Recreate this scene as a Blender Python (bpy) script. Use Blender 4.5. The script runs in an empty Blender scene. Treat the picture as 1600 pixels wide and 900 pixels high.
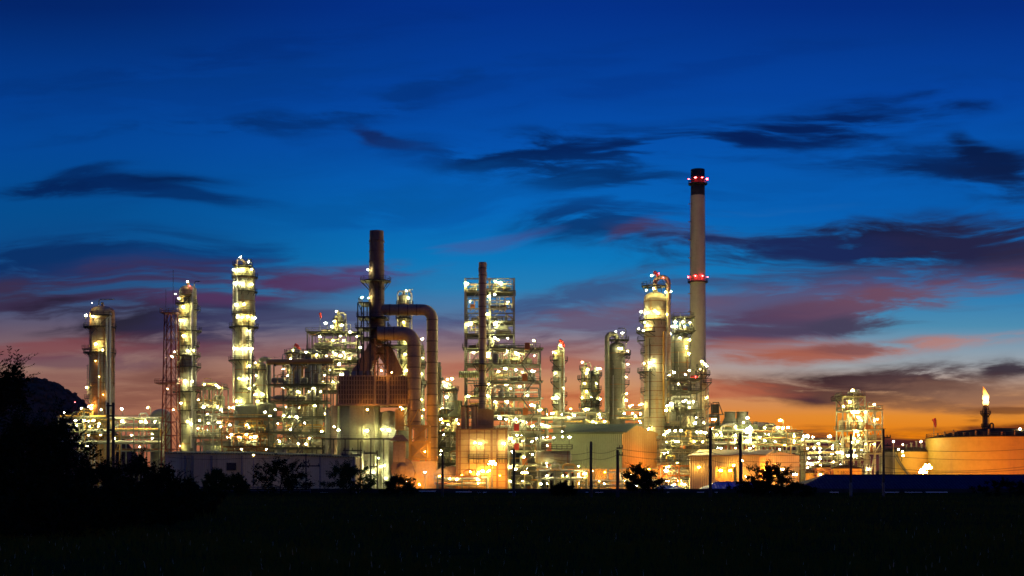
import bpy, math, random
from mathutils import Vector, Matrix

random.seed(7)
R = math.radians
scene = bpy.context.scene
COL = scene.collection

# ------------------------------------------------------------------ camera
EYE = 3.0            # eye height above the field, metres
FPX = 2200.0         # focal length in pixels of the 1600 px wide photograph
HZ = 750.0           # row of the horizon
cam_data = bpy.data.cameras.new('camera')
cam_data.sensor_width = 36.0
cam_data.lens = 36.0 * FPX / 1600.0
cam_data.shift_y = (HZ - 450.0) / 1600.0
cam_data.clip_start = 0.5
cam_data.clip_end = 20000.0
cam = bpy.data.objects.new('camera', cam_data)
COL.objects.link(cam)
cam.location = (0.0, 0.0, EYE)
cam.rotation_euler = (R(90), 0, 0)
scene.camera = cam

def PX(px, Y):
    return (px - 800.0) * Y / FPX
def PZ(py, Y):
    return EYE + (HZ - py) * Y / FPX
def at(px, py, Y):
    return Vector((PX(px, Y), Y, PZ(py, Y)))

# ------------------------------------------------------------------ exposure, render settings
scene.view_settings.view_transform = 'Standard'
scene.view_settings.look = 'None'
scene.view_settings.exposure = 0.0
scene.view_settings.gamma = 1.0
scene.view_settings.use_curve_mapping = False
scene.render.engine = 'CYCLES'
cy = scene.cycles
cy.max_bounces = 4
cy.diffuse_bounces = 2
cy.glossy_bounces = 2
cy.transmission_bounces = 2
cy.transparent_max_bounces = 4
cy.caustics_reflective = False
cy.caustics_refractive = False
cy.sample_clamp_indirect = 2.0
cy.sample_clamp_direct = 0.0
cy.use_light_tree = True
cy.use_denoising = True
cy.use_adaptive_sampling = True
cy.adaptive_threshold = 0.03
cy.adaptive_min_samples = 8
cy.blur_glossy = 1.0
cy.pixel_filter_type = 'BLACKMAN_HARRIS'
cy.filter_width = 1.6

def lin(r, g, b):
    f = lambda c: (c / 255.0) / 12.92 if c <= 10.31 else ((c / 255.0 + 0.055) / 1.055) ** 2.4
    return (f(r), f(g), f(b), 1.0)

# ------------------------------------------------------------------ dusk sky (world)
SUN_EL, SUN_AZ = -3.5, 22.0      # the sun has set behind the right half of the plant
world = bpy.data.worlds.new('World')
scene.world = world
world.use_nodes = True
wt = world.node_tree
wt.nodes.clear()
class NT:
    def __init__(s, nt): s.nt = nt
    def n(s, t, **kw):
        x = s.nt.nodes.new(t)
        for k, v in kw.items(): setattr(x, k, v)
        return x
    def put(s, v, sock):
        if v is None: return
        if isinstance(v, bpy.types.NodeSocket): s.nt.links.new(v, sock)
        else: sock.default_value = v
    def math(s, op, a, b=None, c=None, clamp=False):
        x = s.n('ShaderNodeMath', operation=op, use_clamp=clamp)
        s.put(a, x.inputs[0]); s.put(b, x.inputs[1])
        if c is not None: s.put(c, x.inputs[2])
        return x.outputs[0]
    def ramp(s, f, stops, interp='LINEAR'):
        x = s.n('ShaderNodeValToRGB'); x.color_ramp.interpolation = interp
        e = x.color_ramp.elements
        while len(e) < len(stops): e.new(0.5)
        for el, (p, c) in zip(e, stops): el.position = p; el.color = c
        s.put(f, x.inputs[0]); return x.outputs[0]
    def mix(s, f, a, b, mode='MIX'):
        x = s.n('ShaderNodeMix', data_type='RGBA', blend_type=mode)
        s.put(f, x.inputs[0]); s.put(a, x.inputs[6]); s.put(b, x.inputs[7])
        return x.outputs[2]
    def rng(s, v, a, b, c=0.0, d=1.0, smooth=True):
        x = s.n('ShaderNodeMapRange', interpolation_type='SMOOTHSTEP' if smooth else 'LINEAR')
        s.put(v, x.inputs[0])
        for i, q in enumerate((a, b, c, d)): s.put(q, x.inputs[1 + i])
        return x.outputs[0]
    def xyz(s, a, b, c=0.0):
        x = s.n('ShaderNodeCombineXYZ'); s.put(a, x.inputs[0]); s.put(b, x.inputs[1]); s.put(c, x.inputs[2]); return x.outputs[0]
    def noise(s, v, scale, detail=4.0, rough=0.55, col=False, dist=0.0):
        x = s.n('ShaderNodeTexNoise'); s.put(v, x.inputs['Vector'])
        x.inputs['Scale'].default_value = scale; x.inputs['Detail'].default_value = detail
        x.inputs['Roughness'].default_value = rough; x.inputs['Distortion'].default_value = dist
        return x.outputs['Color' if col else 'Fac']
    def mapping(s, v, loc, rot, sc, kind='POINT'):
        x = s.n('ShaderNodeMapping', vector_type=kind); s.put(v, x.inputs[0])
        x.inputs[1].default_value = loc; x.inputs[2].default_value = rot; x.inputs[3].default_value = sc
        return x.outputs[0]

def build_sky():
    g = NT(wt)
    tc = g.n('ShaderNodeTexCoord')
    sp = g.n('ShaderNodeSeparateXYZ'); wt.links.new(tc.outputs['Generated'], sp.inputs[0])
    dy = g.math('MAXIMUM', g.math('ABSOLUTE', sp.outputs[1]), 0.12)
    # direction on a plane of the sky: h along the compass, e up from the horizon
    h = g.math('MULTIPLY', g.math('DIVIDE', sp.outputs[0], dy), 2.2)
    e = g.math('MULTIPLY', g.math('DIVIDE', sp.outputs[2], dy), 2.2)
    P0 = g.xyz(h, e)
    # slow warp so that nothing is ruler straight
    wn = g.noise(g.mapping(P0, (3.1, 1.7, 0), (0, 0, 0), (2.2, 5.0, 1)), 1.0, 3.0, 0.5, col=True)
    ws = g.n('ShaderNodeSeparateColor'); wt.links.new(wn, ws.inputs[0])
    h2 = g.math('ADD', h, g.math('MULTIPLY', g.math('SUBTRACT', ws.outputs[0], 0.5), 0.26))
    e2 = g.math('ADD', e, g.math('MULTIPLY', g.math('SUBTRACT', ws.outputs[1], 0.5), g.rng(e, 0.02, 0.30, 0.012, 0.085)))
    PW = g.xyz(h2, e2)
    # wispy streaks, drawn out along the wind and tilted a little
    streak = g.noise(g.mapping(PW, (0, 0, 0), (0, 0, R(-7)), (2.6, 15.0, 1)), 1.0, 6.0, 0.6, dist=0.35)
    fine = g.noise(g.mapping(PW, (5.0, 2.0, 0), (0, 0, R(-4)), (7.0, 60.0, 1)), 1.0, 4.0, 0.55)
    q = g.math('DIVIDE', e, 0.80, clamp=True)
    E = lambda y: (750.0 - y) / 800.0
    left = [(0.0, lin(150, 88, 62)), (E(690), lin(156, 98, 74)), (E(620), lin(156, 108, 90)), (E(570), lin(150, 114, 104)), (E(525), lin(112, 92, 106)),
            (E(470), lin(46, 76, 118)), (E(400), lin(8, 74, 136)), (E(330), lin(0, 76, 142)), (E(230), lin(0, 70, 150)), (E(150), lin(0, 62, 146)), (E(10), lin(0, 36, 106))]
    mid = [(0.0, lin(214, 106, 40)), (E(650), lin(216, 126, 70)), (E(600), lin(208, 144, 98)), (E(555), lin(174, 126, 114)), (E(505), lin(92, 116, 150)),
           (E(450), lin(34, 126, 182)), (E(405), lin(4, 120, 188)), (E(330), lin(0, 102, 186)), (E(230), lin(0, 80, 172)), (E(150), lin(0, 66, 158)), (E(10), lin(0, 48, 138))]
    right = [(0.0, lin(236, 118, 8)), (E(678), lin(234, 130, 14)), (E(650), lin(228, 140, 46)), (E(615), lin(196, 144, 104)), (E(570), lin(160, 166, 172)),
             (E(510), lin(76, 140, 176)), (E(440), lin(10, 116, 180)), (E(340), lin(0, 94, 178)), (E(230), lin(0, 82, 172)), (E(150), lin(0, 67, 160)), (E(10), lin(0, 44, 130))]
    left, mid, right = (sorted(s, key=lambda t: t[0]) for s in (left, mid, right))
    a = g.ramp(q, left); b = g.ramp(q, mid); c = g.ramp(q, right)
    colr = g.mix(g.rng(h, -0.72, -0.02), a, b)
    colr = g.mix(g.rng(h, 0.02, 0.55), colr, c)
    # thin overall veil of streaks
    veil = g.math('MULTIPLY', g.rng(streak, 0.45, 0.75), 0.17)
    colr = g.mix(veil, colr, g.mix(g.rng(e, 0.12, 0.40), lin(118, 70, 74), lin(0, 50, 112)))

    # single cloud streaks: compass, height, half length, half width, tilt in degrees, colour, density
    clouds = [
        (130, 284, 150, 11, 2, (0, 30, 80), .95), (110, 272, 100, 9, 9, (0, 36, 90), .7), (230, 294, 150, 9, -5, (0, 36, 92), .75), (80, 290, 90, 8, -6, (0, 38, 94), .7), (190, 276, 70, 10, -12, (0, 40, 98), .6), (300, 198, 200, 9, 5, (0, 44, 106), .6), (500, 180, 190, 10, 6, (0, 42, 104), .55), (640, 150, 150, 14, 16, (0, 44, 108), .5), (330, 140, 300, 40, 4, (0, 50, 122), .3), (820, 120, 240, 18, 14, (0, 48, 126), .3), (1150, 100, 260, 14, 12, (0, 46, 128), .3), (120, 120, 220, 14, 10, (0, 44, 112), .3), (420, 70, 240, 20, 8, (0, 36, 106), .3),
        (612, 208, 40, 9, -24, (14, 34, 88), .85), (640, 222, 50, 7, -10, (24, 40, 94), .6), (690, 240, 90, 22, -8, (0, 56, 128), .6),
        (870, 238, 140, 26, 6, (0, 30, 80), .9), (910, 262, 160, 26, -6, (0, 30, 82), .9), (960, 285, 150, 22, -8, (0, 34, 86), .75), (1000, 232, 150, 16, 8, (0, 34, 88), .7), (1080, 222, 260, 26, 5, (0, 34, 92), .85),
        (1300, 185, 190, 24, 9, (0, 28, 84), .9), (1500, 258, 190, 28, -3, (0, 40, 100), .75), (1548, 240, 60, 12, -32, (2, 24, 68), .95), (1572, 256, 80, 15, -20, (2, 26, 72), .95), (1500, 262, 90, 14, 2, (2, 30, 80), .8),
        (1590, 285, 80, 30, -12, (6, 28, 72), .7), (960, 350, 130, 30, 2, (4, 40, 96), .8), (1000, 368, 44, 8, 22, (84, 46, 76), .6), (1040, 362, 60, 6, 8, (64, 52, 92), .5), (1090, 375, 90, 14, -4, (70, 66, 104), .6),
        (1390, 382, 330, 32, 2, (22, 27, 62), .99), (1240, 392, 190, 20, 1, (22, 40, 92), .8), (1560, 392, 160, 34, -2, (34, 34, 70), .9), (1620, 430, 60, 30, -20, (44, 38, 66), .85),
        (1400, 432, 280, 16, 1, (62, 56, 92), .7), (1240, 470, 240, 20, 6, (92, 66, 98), .75), (1330, 488, 270, 20, 9, (110, 66, 84), .85), (1220, 505, 180, 20, 6, (70, 58, 92), .7),
        (1460, 470, 180, 16, 4, (112, 78, 100), .6), (1380, 502, 170, 10, 3, (64, 62, 88), .8), (1180, 545, 150, 14, 3, (168, 100, 88), .65), (1300, 549, 190, 11, 4, (168, 90, 68), .85), (1480, 540, 150, 9, 1, (186, 128, 118), .7), (1340, 540, 90, 8, 2, (112, 70, 76), .7),
        (1340, 597, 240, 21, 3, (56, 34, 42), .99), (1370, 596, 150, 13, 3, (58, 36, 44), .95), (1200, 606, 110, 12, -4, (74, 46, 54), .9), (1440, 585, 120, 10, 3, (60, 44, 56), .9), (1590, 580, 60, 9, 3, (48, 36, 52), .9), (1500, 612, 170, 20, -2, (128, 92, 78), .7), (1400, 628, 150, 10, -8, (120, 80, 60), .6),
        (1560, 640, 60, 5, 0, (110, 60, 30), .7), (1500, 652, 26, 5, 0, (112, 58, 22), .8), (1530, 668, 150, 6, 2, (110, 46, 16), .85), (1330, 690, 330, 17, 1, (52, 27, 40), .97), (1500, 684, 260, 10, 1, (86, 34, 24), .9), (1270, 665, 60, 4, 0, (150, 80, 30), .6),
        (1360, 730, 420, 38, 0, (44, 28, 46), .9), (1080, 615, 120, 16, 4, (206, 112, 78), .6),
        (120, 408, 220, 34, 3, (4, 42, 96), .85), (330, 400, 160, 22, 6, (4, 66, 130), .5), (40, 458, 110, 24, 2, (56, 48, 74), .85), (230, 452, 200, 34, 4, (62, 44, 78), .85),
        (210, 505, 130, 32, -10, (30, 27, 46), .92), (350, 510, 110, 26, 3, (46, 44, 82), .75), (430, 440, 190, 18, 8, (82, 50, 92), .85), (590, 418, 60, 10, 6, (62, 84, 140), .5), (540, 426, 80, 10, 7, (84, 66, 116), .6),
        (90, 538, 150, 13, 3, (128, 66, 72), .7), (150, 560, 120, 10, -4, (96, 64, 84), .6), (250, 545, 90, 10, 2, (130, 76, 84), .5), (60, 590, 120, 12, 4, (128, 80, 76), .5), (230, 610, 110, 22, 3, (120, 70, 62), .6), (270, 588, 60, 18, 5, (116, 74, 68), .5),
        (470, 500, 120, 14, 3, (70, 72, 108), .6), (480, 545, 130, 14, 2, (122, 76, 84), .5), (690, 500, 130, 12, 4, (84, 92, 130), .6), (900, 468, 230, 18, 9, (58, 76, 122), .75), (870, 500, 210, 16, 6, (112, 82, 104), .7), (840, 530, 170, 14, 4, (92, 74, 98), .6),
        (930, 545, 140, 12, 2, (134, 82, 86), .6), (860, 578, 160, 13, 3, (170, 92, 74), .55), (930, 622, 140, 10, -2, (176, 80, 50), .6), (700, 585, 120, 12, 3, (172, 100, 84), .5), (980, 500, 120, 12, 3, (96, 90, 122), .5), (750, 375, 90, 8, 3, (64, 84, 150), .5),
        (700, 300, 260, 30, 6, (0, 84, 164), .5), (470, 320, 200, 16, 5, (0, 86, 156), .5), (1160, 310, 220, 24, 3, (0, 84, 166), .5), (1180, 335, 120, 7, 5, (24, 100, 176), .5),
    ]
    wisp = g.noise(g.mapping(PW, (9.0, 4.0, 0), (0, 0, R(-16)), (4.5, 26.0, 1)), 1.0, 5.0, 0.62, dist=0.6)
    shape = g.math('ADD', g.math('ADD', g.math('MULTIPLY', g.math('SUBTRACT', streak, 0.5), 3.6), g.math('MULTIPLY', g.math('SUBTRACT', wisp, 0.5), 3.4)), g.math('MULTIPLY', g.math('SUBTRACT', fine, 0.5), 1.8))
    for (px, py, L, W, tilt, rgb, dens) in clouds:
        m = g.mapping(PW, ((px - 800) / 1000.0, (750 - py) / 1000.0, 0), (0, 0, R(tilt)), (L * 1.7 / 1000.0, W * 1.9 / 1000.0, 1), 'TEXTURE')
        gr = g.n('ShaderNodeTexGradient', gradient_type='SPHERICAL'); wt.links.new(m, gr.inputs[0])
        f = g.math('ADD', gr.outputs['Fac'], g.math('MULTIPLY', shape, g.math('MULTIPLY', gr.outputs['Fac'], 1.3)))
        f = g.rng(f, 0.0, 0.98, 0.0, dens)
        colr = g.mix(f, colr, lin(*rgb))
    sky = g.n('ShaderNodeTexSky', sky_type='NISHITA')
    sky.sun_disc = False; sky.sun_elevation = R(SUN_EL); sky.sun_rotation = R(SUN_AZ)
    colr = g.mix(0.012, colr, sky.outputs[0])
    # below the horizon: dark earth
    colr = g.mix(g.rng(e, -0.05, -0.01), lin(12, 10, 10), colr)
    bg = g.n('ShaderNodeBackground'); wt.links.new(colr, bg.inputs[0]); bg.inputs[1].default_value = 1.0
    out = g.n('ShaderNodeOutputWorld'); wt.links.new(bg.outputs[0], out.inputs[0])
    world.cycles.sampling_method = 'MANUAL'; world.cycles.sample_map_resolution = 256
build_sky()

# last glow of the sun that has gone down (very weak, from behind the plant)
sun_d = bpy.data.lights.new('sun', 'SUN'); sun_d.energy = 0.02; sun_d.angle = R(0.5); sun_d.color = (1.0, 0.6, 0.35)
sun = bpy.data.objects.new('sun', sun_d); COL.objects.link(sun)
sun.rotation_euler = Vector((-math.sin(R(SUN_AZ)), -math.cos(R(SUN_AZ)), -math.sin(R(2.0)))).to_track_quat('-Z', 'Y').to_euler()

# ------------------------------------------------------------------ mesh helpers
ORIGIN = {}
class MB:
    """Collects shapes in world coordinates; build() links them as one mesh object."""
    def __init__(s): s.v = []; s.f = []; s.sm = []; s.mi = []
    def add(s, vs, fs, smooth=False, mi=0):
        o = len(s.v)
        s.v.extend(tuple(p) for p in vs)
        for f in fs:
            s.f.append(tuple(i + o for i in f)); s.sm.append(smooth); s.mi.append(mi)
    def box(s, x0, x1, y0, y1, z0, z1, mi=0):
        vs = [(x, y, z) for z in (z0, z1) for y in (y0, y1) for x in (x0, x1)]
        s.add(vs, [(0, 2, 3, 1), (4, 5, 7, 6), (0, 1, 5, 4), (2, 6, 7, 3), (0, 4, 6, 2), (1, 3, 7, 5)], mi=mi)
    def bar(s, p, q, w, h=None, mi=0):
        p = Vector(p); q = Vector(q); d = q - p
        if d.length < 1e-6: return
        d.normalize()
        up = Vector((0, 0, 1)) if abs(d.z) < 0.95 else Vector((0, 1, 0))
        a = d.cross(up).normalized() * (w / 2); b = d.cross(a).normalized() * ((h or w) / 2)
        vs = [p + a + b, p - a + b, p - a - b, p + a - b, q + a + b, q - a + b, q - a - b, q + a - b]
        s.add(vs, [(0, 1, 2, 3), (7, 6, 5, 4), (0, 4, 5, 1), (1, 5, 6, 2), (2, 6, 7, 3), (3, 7, 4, 0)], mi=mi)
    def tube(s, pts, r, n=8, cap=True, mi=0, closed=False):
        pts = [Vector(p) for p in pts]; m = len(pts); vs = []; prev = None
        rr = r if isinstance(r, (list, tuple)) else [r] * m
        for i, p in enumerate(pts):
            if closed: t = (pts[(i + 1) % m] - pts[i - 1])
            else: t = pts[min(i + 1, m - 1)] - pts[max(i - 1, 0)]
            if t.length < 1e-9: t = Vector((0, 0, 1))
            t.normalize()
            if prev is None:
                ref = Vector((0, 0, 1)) if abs(t.z) < 0.9 else Vector((1, 0, 0))
                a = t.cross(ref).normalized()
            else:
                a = (prev - t * prev.dot(t)); a = a.normalized() if a.length > 1e-6 else t.orthogonal().normalized()
            prev = a; b = t.cross(a)
            for k in range(n):
                an = 2 * math.pi * k / n
                vs.append(p + a * math.cos(an) * rr[i] + b * math.sin(an) * rr[i])
        fs = []
        for i in range(m if closed else m - 1):
            j = (i + 1) % m
            for k in range(n):
                k2 = (k + 1) % n
                fs.append((i * n + k, i * n + k2, j * n + k2, j * n + k))
        s.add(vs, fs, smooth=n > 5, mi=mi)
        if cap and not closed:
            s.add(vs[:n], [tuple(range(n - 1, -1, -1))], mi=mi); s.add(vs[-n:], [tuple(range(n))], mi=mi)
    def lathe(s, x, y, prof, n=24, smooth=True, mi=0, a0=0.0, a1=None):
        full = a1 is None
        span = 2 * math.pi if full else a1 - a0
        cols = n if full else n + 1
        vs = []
        for (r, z) in prof:
            for k in range(cols):
                an = a0 + span * k / n
                vs.append((x + r * math.cos(an), y + r * math.sin(an), z))
        fs = []
        for i in range(len(prof) - 1):
            for k in range(n):
                k2 = (k + 1) % cols
                fs.append((i * cols + k, i * cols + k2, (i + 1) * cols + k2, (i + 1) * cols + k))
        s.add(vs, fs, smooth=smooth, mi=mi)
    def cyl(s, x, y, z0, z1, r0, r1=None, n=16, mi=0):
        r1 = r0 if r1 is None else r1
        s.lathe(x, y, [(r0, z0), (r1, z1)], n, True, mi)
        s.lathe(x, y, [(r1, z1), (0.001, z1)], n, False, mi)
        s.lathe(x, y, [(0.001, z0), (r0, z0)], n, False, mi)
    def band(s, x, y, z, r, h=0.15, t=0.06, n=24, mi=0):
        s.lathe(x, y, [(r - 0.05, z), (r + t, z), (r + t, z + h), (r - 0.05, z + h)], n, False, mi)
    def build(s, name, mats, parent=None):
        if not isinstance(mats, (list, tuple)): mats = [mats]
        root = parent
        while root is not None and root.parent is not None: root = root.parent
        o0 = ORIGIN[root.name] if root is not None else None
        if o0 is None:
            o0 = Vector((0, 0, 0))
            if s.v:
                xs = [v[0] for v in s.v]; ys = [v[1] for v in s.v]; zs = [v[2] for v in s.v]
                o0 = Vector(((min(xs) + max(xs)) / 2, (min(ys) + max(ys)) / 2, min(zs)))
        me = bpy.data.meshes.new(name)
        me.from_pydata([(a - o0.x, b - o0.y, c - o0.z) for a, b, c in s.v], [], s.f)
        for m in mats: me.materials.append(m)
        me.polygons.foreach_set('use_smooth', s.sm)
        me.polygons.foreach_set('material_index', s.mi)
        me.update()
        ob = bpy.data.objects.new(name, me); COL.objects.link(ob)
        if parent is not None: ob.parent = parent
        else:
            ob.location = o0; ORIGIN[ob.name] = o0.copy()
        return ob

def tag(o, label=None, cat=None, group=None, kind=None):
    if label: o['label'] = label
    if cat: o['category'] = cat
    if group: o['group'] = group
    if kind: o['kind'] = kind
    return o
def thing(name, label, cat, base, group=None):
    o = bpy.data.objects.new(name, None); COL.objects.link(o)
    o.empty_display_size = 0.5
    o.location = base; ORIGIN[o.name] = Vector(base)
    return tag(o, label, cat, group, 'thing')
def dome(r, z, h, n=5):
    return [(r * math.cos(math.pi / 2 * i / n) if i < n else 0.001, z + h * math.sin(math.pi / 2 * i / n)) for i in range(n + 1)]
def arc(c, r, a0, a1, n, u=(1, 0, 0), w=(0, 0, 1)):
    u = Vector(u); w = Vector(w); c = Vector(c)
    return [c + u * (r * math.cos(a0 + (a1 - a0) * i / n)) + w * (r * math.sin(a0 + (a1 - a0) * i / n)) for i in range(n + 1)]

# ------------------------------------------------------------------ materials
MAT = {}
def pbsdf(name, rough=0.6, metal=0.0, spec=0.4):
    m = bpy.data.materials.new(name); m.use_nodes = True
    b = m.node_tree.nodes['Principled BSDF']
    b.inputs['Roughness'].default_value = rough; b.inputs['Metallic'].default_value = metal
    b.inputs['Specular IOR Level'].default_value = spec
    MAT[name] = m
    return m, NT(m.node_tree), b
def surface(name, base, stain=None, amount=0.5, rough=0.55, metal=0.0, grime=0.35, streaky=True, scale=1.0, seams=None, ribs=None, bump=0.0, spec=0.4):
    """weathered industrial surface: fine mottling, grime, rust or dirt run down in streaks"""
    m, g, b = pbsdf(name, rough, metal, spec)
    tc = g.n('ShaderNodeTexCoord'); P = tc.outputs['Object']
    inf = g.n('ShaderNodeObjectInfo'); 
    off = g.n('ShaderNodeVectorMath', operation='ADD'); m.node_tree.links.new(P, off.inputs[0])
    cmb = g.xyz(g.math('MULTIPLY', inf.outputs['Random'], 37.0), g.math('MULTIPLY', inf.outputs['Random'], 91.0), 0.0)
    m.node_tree.links.new(cmb, off.inputs[1]); Q = off.outputs[0]
    bc = (*base, 1.0)
    fine = g.noise(Q, 1.6 * scale, 5.0, 0.65)
    big = g.noise(Q, 0.16 * scale, 3.0, 0.5)
    dark = tuple(c * 0.55 for c in base) + (1.0,)
    colr = g.mix(g.math('MULTIPLY', g.rng(fine, 0.35, 0.75), grime), bc, dark)
    colr = g.mix(g.math('MULTIPLY', g.rng(big, 0.45, 0.7), grime * 0.7), colr, dark)
    if stain:
        sc = (0.55 * scale, 0.55 * scale, 0.045 * scale) if streaky else (0.4 * scale,) * 3
        st = g.noise(g.mapping(Q, (0, 0, 0), (0, 0, 0), sc), 1.0, 5.0, 0.6)
        st = g.rng(st, 0.62 - 0.24 * amount, 0.78 - 0.12 * amount)
        st = g.math('MULTIPLY', st, g.rng(fine, 0.2, 0.6, 0.55, 1.0))
        colr = g.mix(g.math('MULTIPLY', st, min(1.0, 0.5 + amount * 0.5)), colr, (*stain, 1.0))
    if seams:
        sx = g.n('ShaderNodeSeparateXYZ'); m.node_tree.links.new(P, sx.inputs[0])
        fr = g.math('FRACT', g.math('DIVIDE', sx.outputs[2], seams))
        colr = g.mix(g.math('MULTIPLY', g.rng(fr, 0.0, 0.09, 1.0, 0.0), 0.55), colr, tuple(c * 0.3 for c in base) + (1.0,))
    m.node_tree.links.new(colr, b.inputs['Base Color'])
    m.node_tree.links.new(g.rng(fine, 0.2, 0.8, max(0.05, rough - 0.14), min(1.0, rough + 0.16)), b.inputs['Roughness'])
    hsrc = None
    if ribs:
        wv = g.n('ShaderNodeTexWave', wave_type='BANDS', bands_direction='X', wave_profile='SIN')
        m.node_tree.links.new(P, wv.inputs[0]); wv.inputs['Scale'].default_value = 0.314 / ribs * 1.0
        wv.inputs['Distortion'].default_value = 0.0
        hsrc = wv.outputs['Fac']; dist = ribs * 0.25
    elif bump:
        hsrc = g.noise(Q, 0.9 * scale, 3.0, 0.6); dist = bump
    if hsrc is not None:
        bp = g.n('ShaderNodeBump'); bp.inputs['Strength'].default_value = 0.8; bp.inputs['Distance'].default_value = dist
        m.node_tree.links.new(hsrc, bp.inputs['Height']); m.node_tree.links.new(bp.outputs[0], b.inputs['Normal'])
    return m
def emitter(name, rgb, strength):
    m = bpy.data.materials.new(name); m.use_nodes = True; nt = m.node_tree; nt.nodes.clear()
    e = nt.nodes.new('ShaderNodeEmission'); e.inputs[0].default_value = (*rgb, 1); e.inputs[1].default_value = strength
    o = nt.nodes.new('ShaderNodeOutputMaterial'); nt.links.new(e.outputs[0], o.inputs[0])
    MAT[name] = m
    return m

surface('cladding', (0.29, 0.285, 0.20), (0.24, 0.14, 0.05), 0.55, 0.48, 0.0, 0.35, seams=2.4)
surface('cladding_rusty', (0.36, 0.32, 0.21), (0.42, 0.17, 0.035), 1.25, 0.5, 0.0, 0.4, seams=2.6)
surface('cladding_streaked', (0.40, 0.36, 0.25), (0.36, 0.18, 0.06), 0.62, 0.5, 0.0, 0.4, seams=2.6)
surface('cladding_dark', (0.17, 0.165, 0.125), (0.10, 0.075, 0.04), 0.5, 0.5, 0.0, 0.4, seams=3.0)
surface('cladding_tan', (0.46, 0.38, 0.25), (0.30, 0.18, 0.08), 0.5, 0.5, 0.0, 0.35, seams=2.2)
surface('steel_light', (0.32, 0.32, 0.25), (0.24, 0.15, 0.07), 0.35, 0.55)
surface('steel_frame', (0.15, 0.155, 0.12), (0.20, 0.12, 0.06), 0.35, 0.6)
surface('steel_dark', (0.030, 0.030, 0.026), (0.05, 0.03, 0.02), 0.4, 0.6)
surface('steel_rust', (0.28, 0.14, 0.06), (0.14, 0.06, 0.03), 0.5, 0.7)
surface('duct_brown', (0.19, 0.125, 0.085), (0.11, 0.055, 0.03), 0.5, 0.62, 0.0, 0.45)
surface('duct_tan', (0.34, 0.23, 0.125), (0.18, 0.09, 0.04), 0.5, 0.6, 0.0, 0.4)
surface('brown_plate', (0.16, 0.10, 0.06), (0.08, 0.045, 0.025), 0.5, 0.65)
surface('lattice_red', (0.20, 0.035, 0.028), (0.09, 0.03, 0.02), 0.4, 0.6)
surface('concrete', (0.54, 0.49, 0.32), (0.30, 0.25, 0.17), 0.35, 0.85, 0.0, 0.22, scale=0.6)
surface('chimney_black', (0.045, 0.038, 0.032), (0.08, 0.05, 0.035), 0.5, 0.8)
surface('tank_paint', (0.60, 0.40, 0.08), (0.40, 0.26, 0.10), 0.3, 0.6, 0.0, 0.22, scale=0.5)  # orange of the sodium light mixed into the tanks' own pale paint
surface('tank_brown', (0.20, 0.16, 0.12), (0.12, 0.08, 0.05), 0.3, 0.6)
surface('tank_roof', (0.055, 0.042, 0.034), (0.04, 0.03, 0.02), 0.3, 0.9, spec=0.0)
surface('grey_panel', (0.24, 0.25, 0.20), (0.18, 0.14, 0.10), 0.45, 0.55)
surface('panel_tan', (0.48, 0.31, 0.12), (0.30, 0.19, 0.09), 0.4, 0.55)
surface('wall_grey', (0.62, 0.58, 0.32), (0.24, 0.22, 0.14), 0.3, 0.8, 0.0, 0.25, ribs=0.5, spec=0.05)
surface('wall_green', (0.32, 0.37, 0.20), (0.28, 0.28, 0.2), 0.25, 0.55, 0.0, 0.2, ribs=0.6)
surface('wall_orange', (0.42, 0.25, 0.09), (0.3, 0.17, 0.06), 0.25, 0.7, 0.0, 0.2, ribs=0.6, spec=0.1)  # buff sheet with the sodium light's orange worked into its colour
surface('stack_tan', (0.40, 0.29, 0.17), (0.22, 0.13, 0.07), 0.5, 0.6, 0.0, 0.4)
surface('wall_buff', (0.46, 0.34, 0.19), (0.28, 0.22, 0.14), 0.25, 0.55, 0.0, 0.2, ribs=0.6)
surface('roof_green', (0.15, 0.18, 0.12), (0.12, 0.12, 0.08), 0.3, 0.8, 0.0, 0.25, spec=0.05)
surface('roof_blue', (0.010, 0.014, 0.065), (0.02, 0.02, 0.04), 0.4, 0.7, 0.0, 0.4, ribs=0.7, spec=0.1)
surface('roof_bright_blue', (0.03, 0.10, 0.46), (0.04, 0.08, 0.25), 0.3, 0.45, 0.0, 0.2, ribs=0.7)  # blue sheet made brighter: nearby lamp light is put into the colour
surface('roof_cyan', (0.06, 0.26, 0.40), (0.05, 0.16, 0.25), 0.3, 0.45, 0.0, 0.2)  # lamp-lit look of this roof is put into its base colour
surface('pipe_silver', (0.52, 0.51, 0.45), (0.30, 0.20, 0.10), 0.3, 0.42)
surface('pipe_yellow', (0.52, 0.30, 0.07), (0.30, 0.14, 0.05), 0.4, 0.5)
surface('pipe_orange', (0.52, 0.17, 0.04), (0.28, 0.10, 0.04), 0.3, 0.5)
surface('red_paint', (0.55, 0.04, 0.03), (0.25, 0.05, 0.03), 0.25, 0.5)
surface('box_orange', (0.60, 0.20, 0.04), (0.3, 0.12, 0.05), 0.2, 0.55)
surface('windsock_cloth', (0.65, 0.06, 0.05), None, 0, 0.8, 0, 0.15)
surface('wood_pole', (0.05, 0.045, 0.04), (0.03, 0.025, 0.02), 0.4, 0.85)
surface('cable', (0.02, 0.02, 0.02), None, 0, 0.6)
surface('asphalt', (0.05, 0.05, 0.05), (0.03, 0.03, 0.03), 0.4, 0.9, streaky=False, spec=0.0)
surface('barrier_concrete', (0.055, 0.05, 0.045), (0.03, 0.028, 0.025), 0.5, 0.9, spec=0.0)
surface('galvanised', (0.10, 0.11, 0.13), (0.06, 0.06, 0.06), 0.4, 0.5)
surface('reflector_white', (0.80, 0.80, 0.82), None, 0, 0.4, 0, 0.1)
surface('earth', (0.055, 0.045, 0.010), (0.03, 0.03, 0.008), 0.6, 0.95, 0.0, 0.5, streaky=False, scale=0.5, spec=0.0)
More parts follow.
